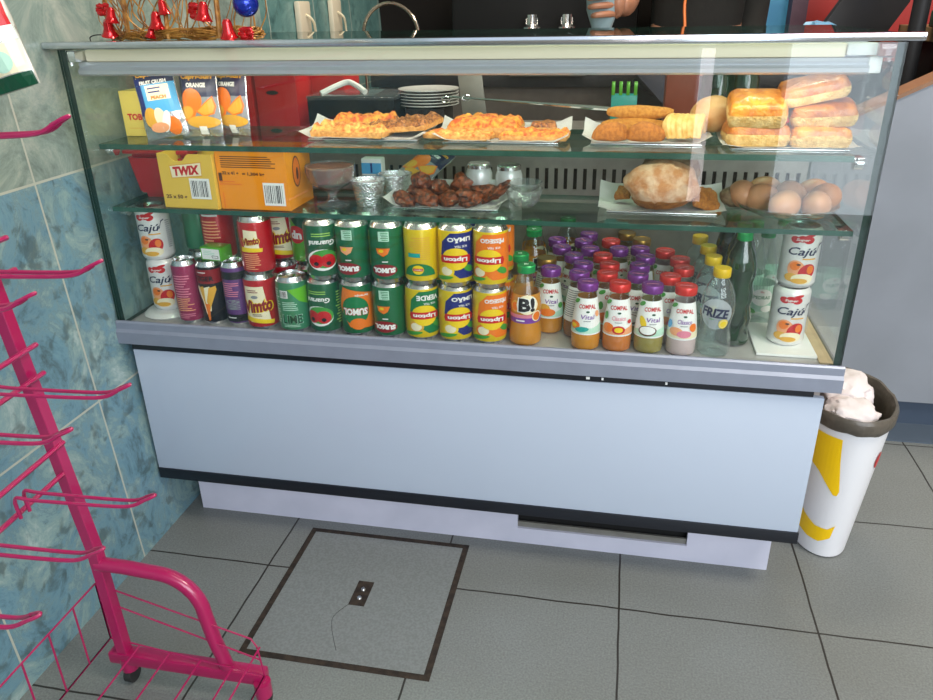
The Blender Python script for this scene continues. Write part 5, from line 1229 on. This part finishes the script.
t = thing('red_wrapper', 'scrap of red wrapper among the crumpled papers', 'wrapper', (1.470, .19, HB+.035)); bm = newbm(); blob(bm, (0, 0, 0), (.016, .006, .01), 2, .5, 3, 3); build('foil_scrap', bm, 'ink_red', t)

# ------------------------------------------------------------------ pink display rack
t = thing('pink_rack', 'pink metal wire display rack on feet by the tiled wall', 'display rack', (.2, -.43, 0))
o0 = Vector((.2, -.43, 0))
def loc_(p): return tuple(Vector(p)-o0)
bm = newbm(); tube(bm, [loc_(p) for p in ((.197, -.43, .06), (.192, -.43, .3), (.155, -.43, .65), (.10, -.43, 1.2), (.05, -.43, 1.7))], 0.0138, square=True)
bmesh.ops.bevel(bm, geom=[e for e in bm.edges], offset=.001, segments=1, affect='EDGES'); build('post', bm, 'pink', t)
bm = newbm(); tube(bm, [loc_(p) for p in [(.19, -.43, .268), (.24, -.43, .268), (.30, -.43, .264)]+[(.30+.075*math.sin(q), -.43, .189+.075*math.cos(q)) for q in [PI/2*i/8 for i in range(1, 9)]]+[(.384, -.43, .13), (.40, -.43, .065)]], .0125, 12); build('bent_tube', bm, 'pink', t)
bm = newbm(); box(bm, -.03, .27, -.013, .013, .048, .072, 0, .004); build('base_bar', bm, 'pink', t)
for px, py in ((.0, 0), (.268, -.012)):
    bm = newbm(); lathe(bm, [(0, .06), (.015, .06), (.015, .03), (0, .03)], 12, px, py); 
    ft = build('foot', bm, 'pink', t)
    bm = newbm(); g = bmesh.ops.create_cone(bm, cap_ends=True, segments=18, radius1=.0165, radius2=.0165, depth=.014); bmesh.ops.rotate(bm, verts=g['verts'], matrix=Matrix.Rotation(PI/2, 3, 'Y')); bmesh.ops.translate(bm, verts=g['verts'], vec=(px, py, .0168)); build('caster', bm, 'rubber', ft)

# basket of wires at the base
bm = newbm(); wr = .0017
def wire(*p): tube(bm, [loc_(q) for q in p], wr, 6)
wire((.165, -.42, .212), (.46, -.44, .155), (.475, -.45, .15), (.48, -.45, .085)); wire((.165, -.42, .175), (.475, -.445, .115)); wire((.165, -.42, .085), (.48, -.45, .085))
wire((.165, -.42, .212), (.165, -.95, .212)); wire((.165, -.42, .085), (.165, -.95, .085)); wire((.48, -.45, .15), (.48, -.95, .15)); wire((.48, -.45, .085), (.48, -.95, .085))
for k in range(9): wire((.165, -.42-.06*k, .212), (.165, -.42-.06*k, .085))
for k in range(6): wire((.165+.063*k, -.42-.006*k, .085), (.165+.063*k, -.95, .085))
wire((.165, -.42, .212), (.165, -.42, .085)); wire((.165, -.6, .085), (.48, -.6, .085)); wire((.165, -.8, .085), (.48, -.8, .085))
build('wire_basket', bm, 'pink', t)
# cross bars and hooks
for lv in (.49, .66, .825, .99):
    bm = newbm(); tube(bm, [loc_((.18, -.42, lv-.035)), loc_((.21, -.95, lv-.035))], .004, 6); tube(bm, [loc_((.18, -.42, lv+.012)), loc_((.21, -.95, lv+.012))], .004, 6); build('cross_bar', bm, 'pink', t)
    for j, y in enumerate((-.55, -.663, -.776)):
        if j == 2 and lv > .6: continue
        bm = newbm(); xr = .235 if j == 0 else .225
        z = lv; w_ = .0028
        for dy in (-.009, .009):
            tube(bm, bez([loc_((xr-.03, y+dy, z-.03)), loc_((xr-.03, y+dy, z+.004)), loc_((xr, y+dy, z+.005)), loc_((.33, y+dy*.9, z+.008)), loc_((.385, y+dy*.8, z+.012)), loc_((.408, y+dy*.6, z+.022))], 4), w_, 6)
        tube(bm, bez([loc_((.405, y-.006, z+.021)), loc_((.42, y-.004, z+.028)), loc_((.425, y, z+.03)), loc_((.42, y+.004, z+.028)), loc_((.405, y+.006, z+.021))], 4), .0024, 6)
        build('hook', bm, 'pink', t)

# snack bag hanging on the rack
t = thing('snack_bag', 'crinkled snack bag with red top and green lower edge hanging on the rack', 'snack bag', (.366, -.56, 1.045)); t.rotation_euler = (0, R(-14), R(0)); w, h_ = .085, .15
bm = newbm(); n, k = 14, 18; F, B = [], []
def bs(u, v):
    th = .02*(1-u**4)*math.sin(PI*min(.98, max(.02, v)))**.6; cr = .0035*noise.noise(Vector((u*3, v*5, 2)))
    return u*w/2, th+cr, v*h_
for j in range(k+1):
    f, b2 = [], []
    for i in range(n+1):
        x, th, z = bs(-1+2*i/n, j/k); f.append(bm.verts.new((x, -th-.0006, z))); b2.append(bm.verts.new((x, th+.0006, z)))
    F.append(f); B.append(b2)
for j in range(k):
    for i in range(n): bm.faces.new((F[j][i], F[j][i+1], F[j+1][i+1], F[j+1][i])); bm.faces.new((B[j][i], B[j+1][i], B[j+1][i+1], B[j][i+1]))
    bm.faces.new((F[j][0], F[j+1][0], B[j+1][0], B[j][0])); bm.faces.new((F[j][n], B[j][n], B[j+1][n], F[j+1][n]))
build('bag_body', bm, mat('bag_foil', s('#d9dcd0'), .25, .3, bump=.5, bscale=30), t)
a = Art(); a.rect(0, .007, .084, .014, 'ink_darkgreen'); a.rect(0, .03, .084, .03, 'ink_cream'); a.ell(-.01, .03, .018, .014, 'ink_peach'); a.ell(.02, .028, .012, .011, 'ink_mint'); a.rect(0, .053, .084, .014, 'ink_white'); a.rect(0, .105, .084, .09, 'ink_red')
a.poly([(-.02, .07), (.0, .09), (.012, .07)], 'ink_white'); a.rect(.024, .072, .03, .012, 'ink_green', 30); a.text('SNACK', 0, .11, .018, 'ink_white', w=.06, bold=.05); a.ell(.02, .088, .01, .006, 'ink_white', 30)
a.items = [i for i in a.items]
def bmap(u, v, off):
    x, th, z = bs(max(-1, min(1, u/(w/2))), max(0, min(1, v/h_))); return (x, -th-.0012-off, z)
a.build('bag_print', bmap, t, step=.008, vstep=.01)

# ------------------------------------------------------------------ lights
def area(name, loc, rot, sx, sy, e, col):
    l = bpy.data.lights.new(name, 'AREA'); l.shape = 'RECTANGLE'; l.size = sx; l.size_y = sy; l.energy = e; l.color = col
    o = bpy.data.objects.new(name, l); COL.objects.link(o); o.location = loc; o.rotation_euler = rot; return o
area('window_daylight', (2.75, -3.08, 1.9), (R(80), 0, R(14)), 2.8, 1.5, 100, (.90, .94, 1.0))
area('reflection_block_light', (2.12, -3.06, .55), (R(90), 0, 0), .56, 1.0, 7, (.80, .90, 1.0))  # added unseen light, mirrored as the pale block in the front glass
area('reflection_streak_light', (1.435, -3.06, .5), (R(90), 0, 0), .07, .8, .8, (1, .86, .88))  # added unseen strip, mirrored as the pinkish streak in the front glass
area('right_floor_fill', (2.35, -.75, 2.66), (0, 0, 0),   .7, .7, 48, (1, .93, .82))  # added warm fill that brightens the right of the floor, no fixture
area('warm_fill', (1.3, -.9, 2.66), (0, 0, 0), 1.2, .3, 8, (1, .93, .82))  # added slight warm fill from above, no fixture
area('rear_fill', (1.0, 1.0, 2.66), (0, 0, 0), 1.2, .3, 44, (1, .88, .72))  # added warm fill lifting the dark area behind the case, no fixture
area('case_lamp', (.70, .03, 1.012), (R(22), 0, 0), 1.3, .02, 1.9, (1, .88, .72))
w_ = bpy.data.worlds.new('sky'); sc.world = w_; w_.use_nodes = True; bg = w_.node_tree.nodes['Background']; bg.inputs[0].default_value = (.72, .85, 1, 1); bg.inputs[1].default_value = 1.2
sc.view_settings.view_transform = 'Standard'; sc.view_settings.look = 'None'; sc.view_settings.exposure = -.12; sc.view_settings.gamma = 1; sc.view_settings.use_curve_mapping = False
sc.cycles.transparent_max_bounces = 24; sc.cycles.max_bounces = 8; sc.cycles.use_denoising = True
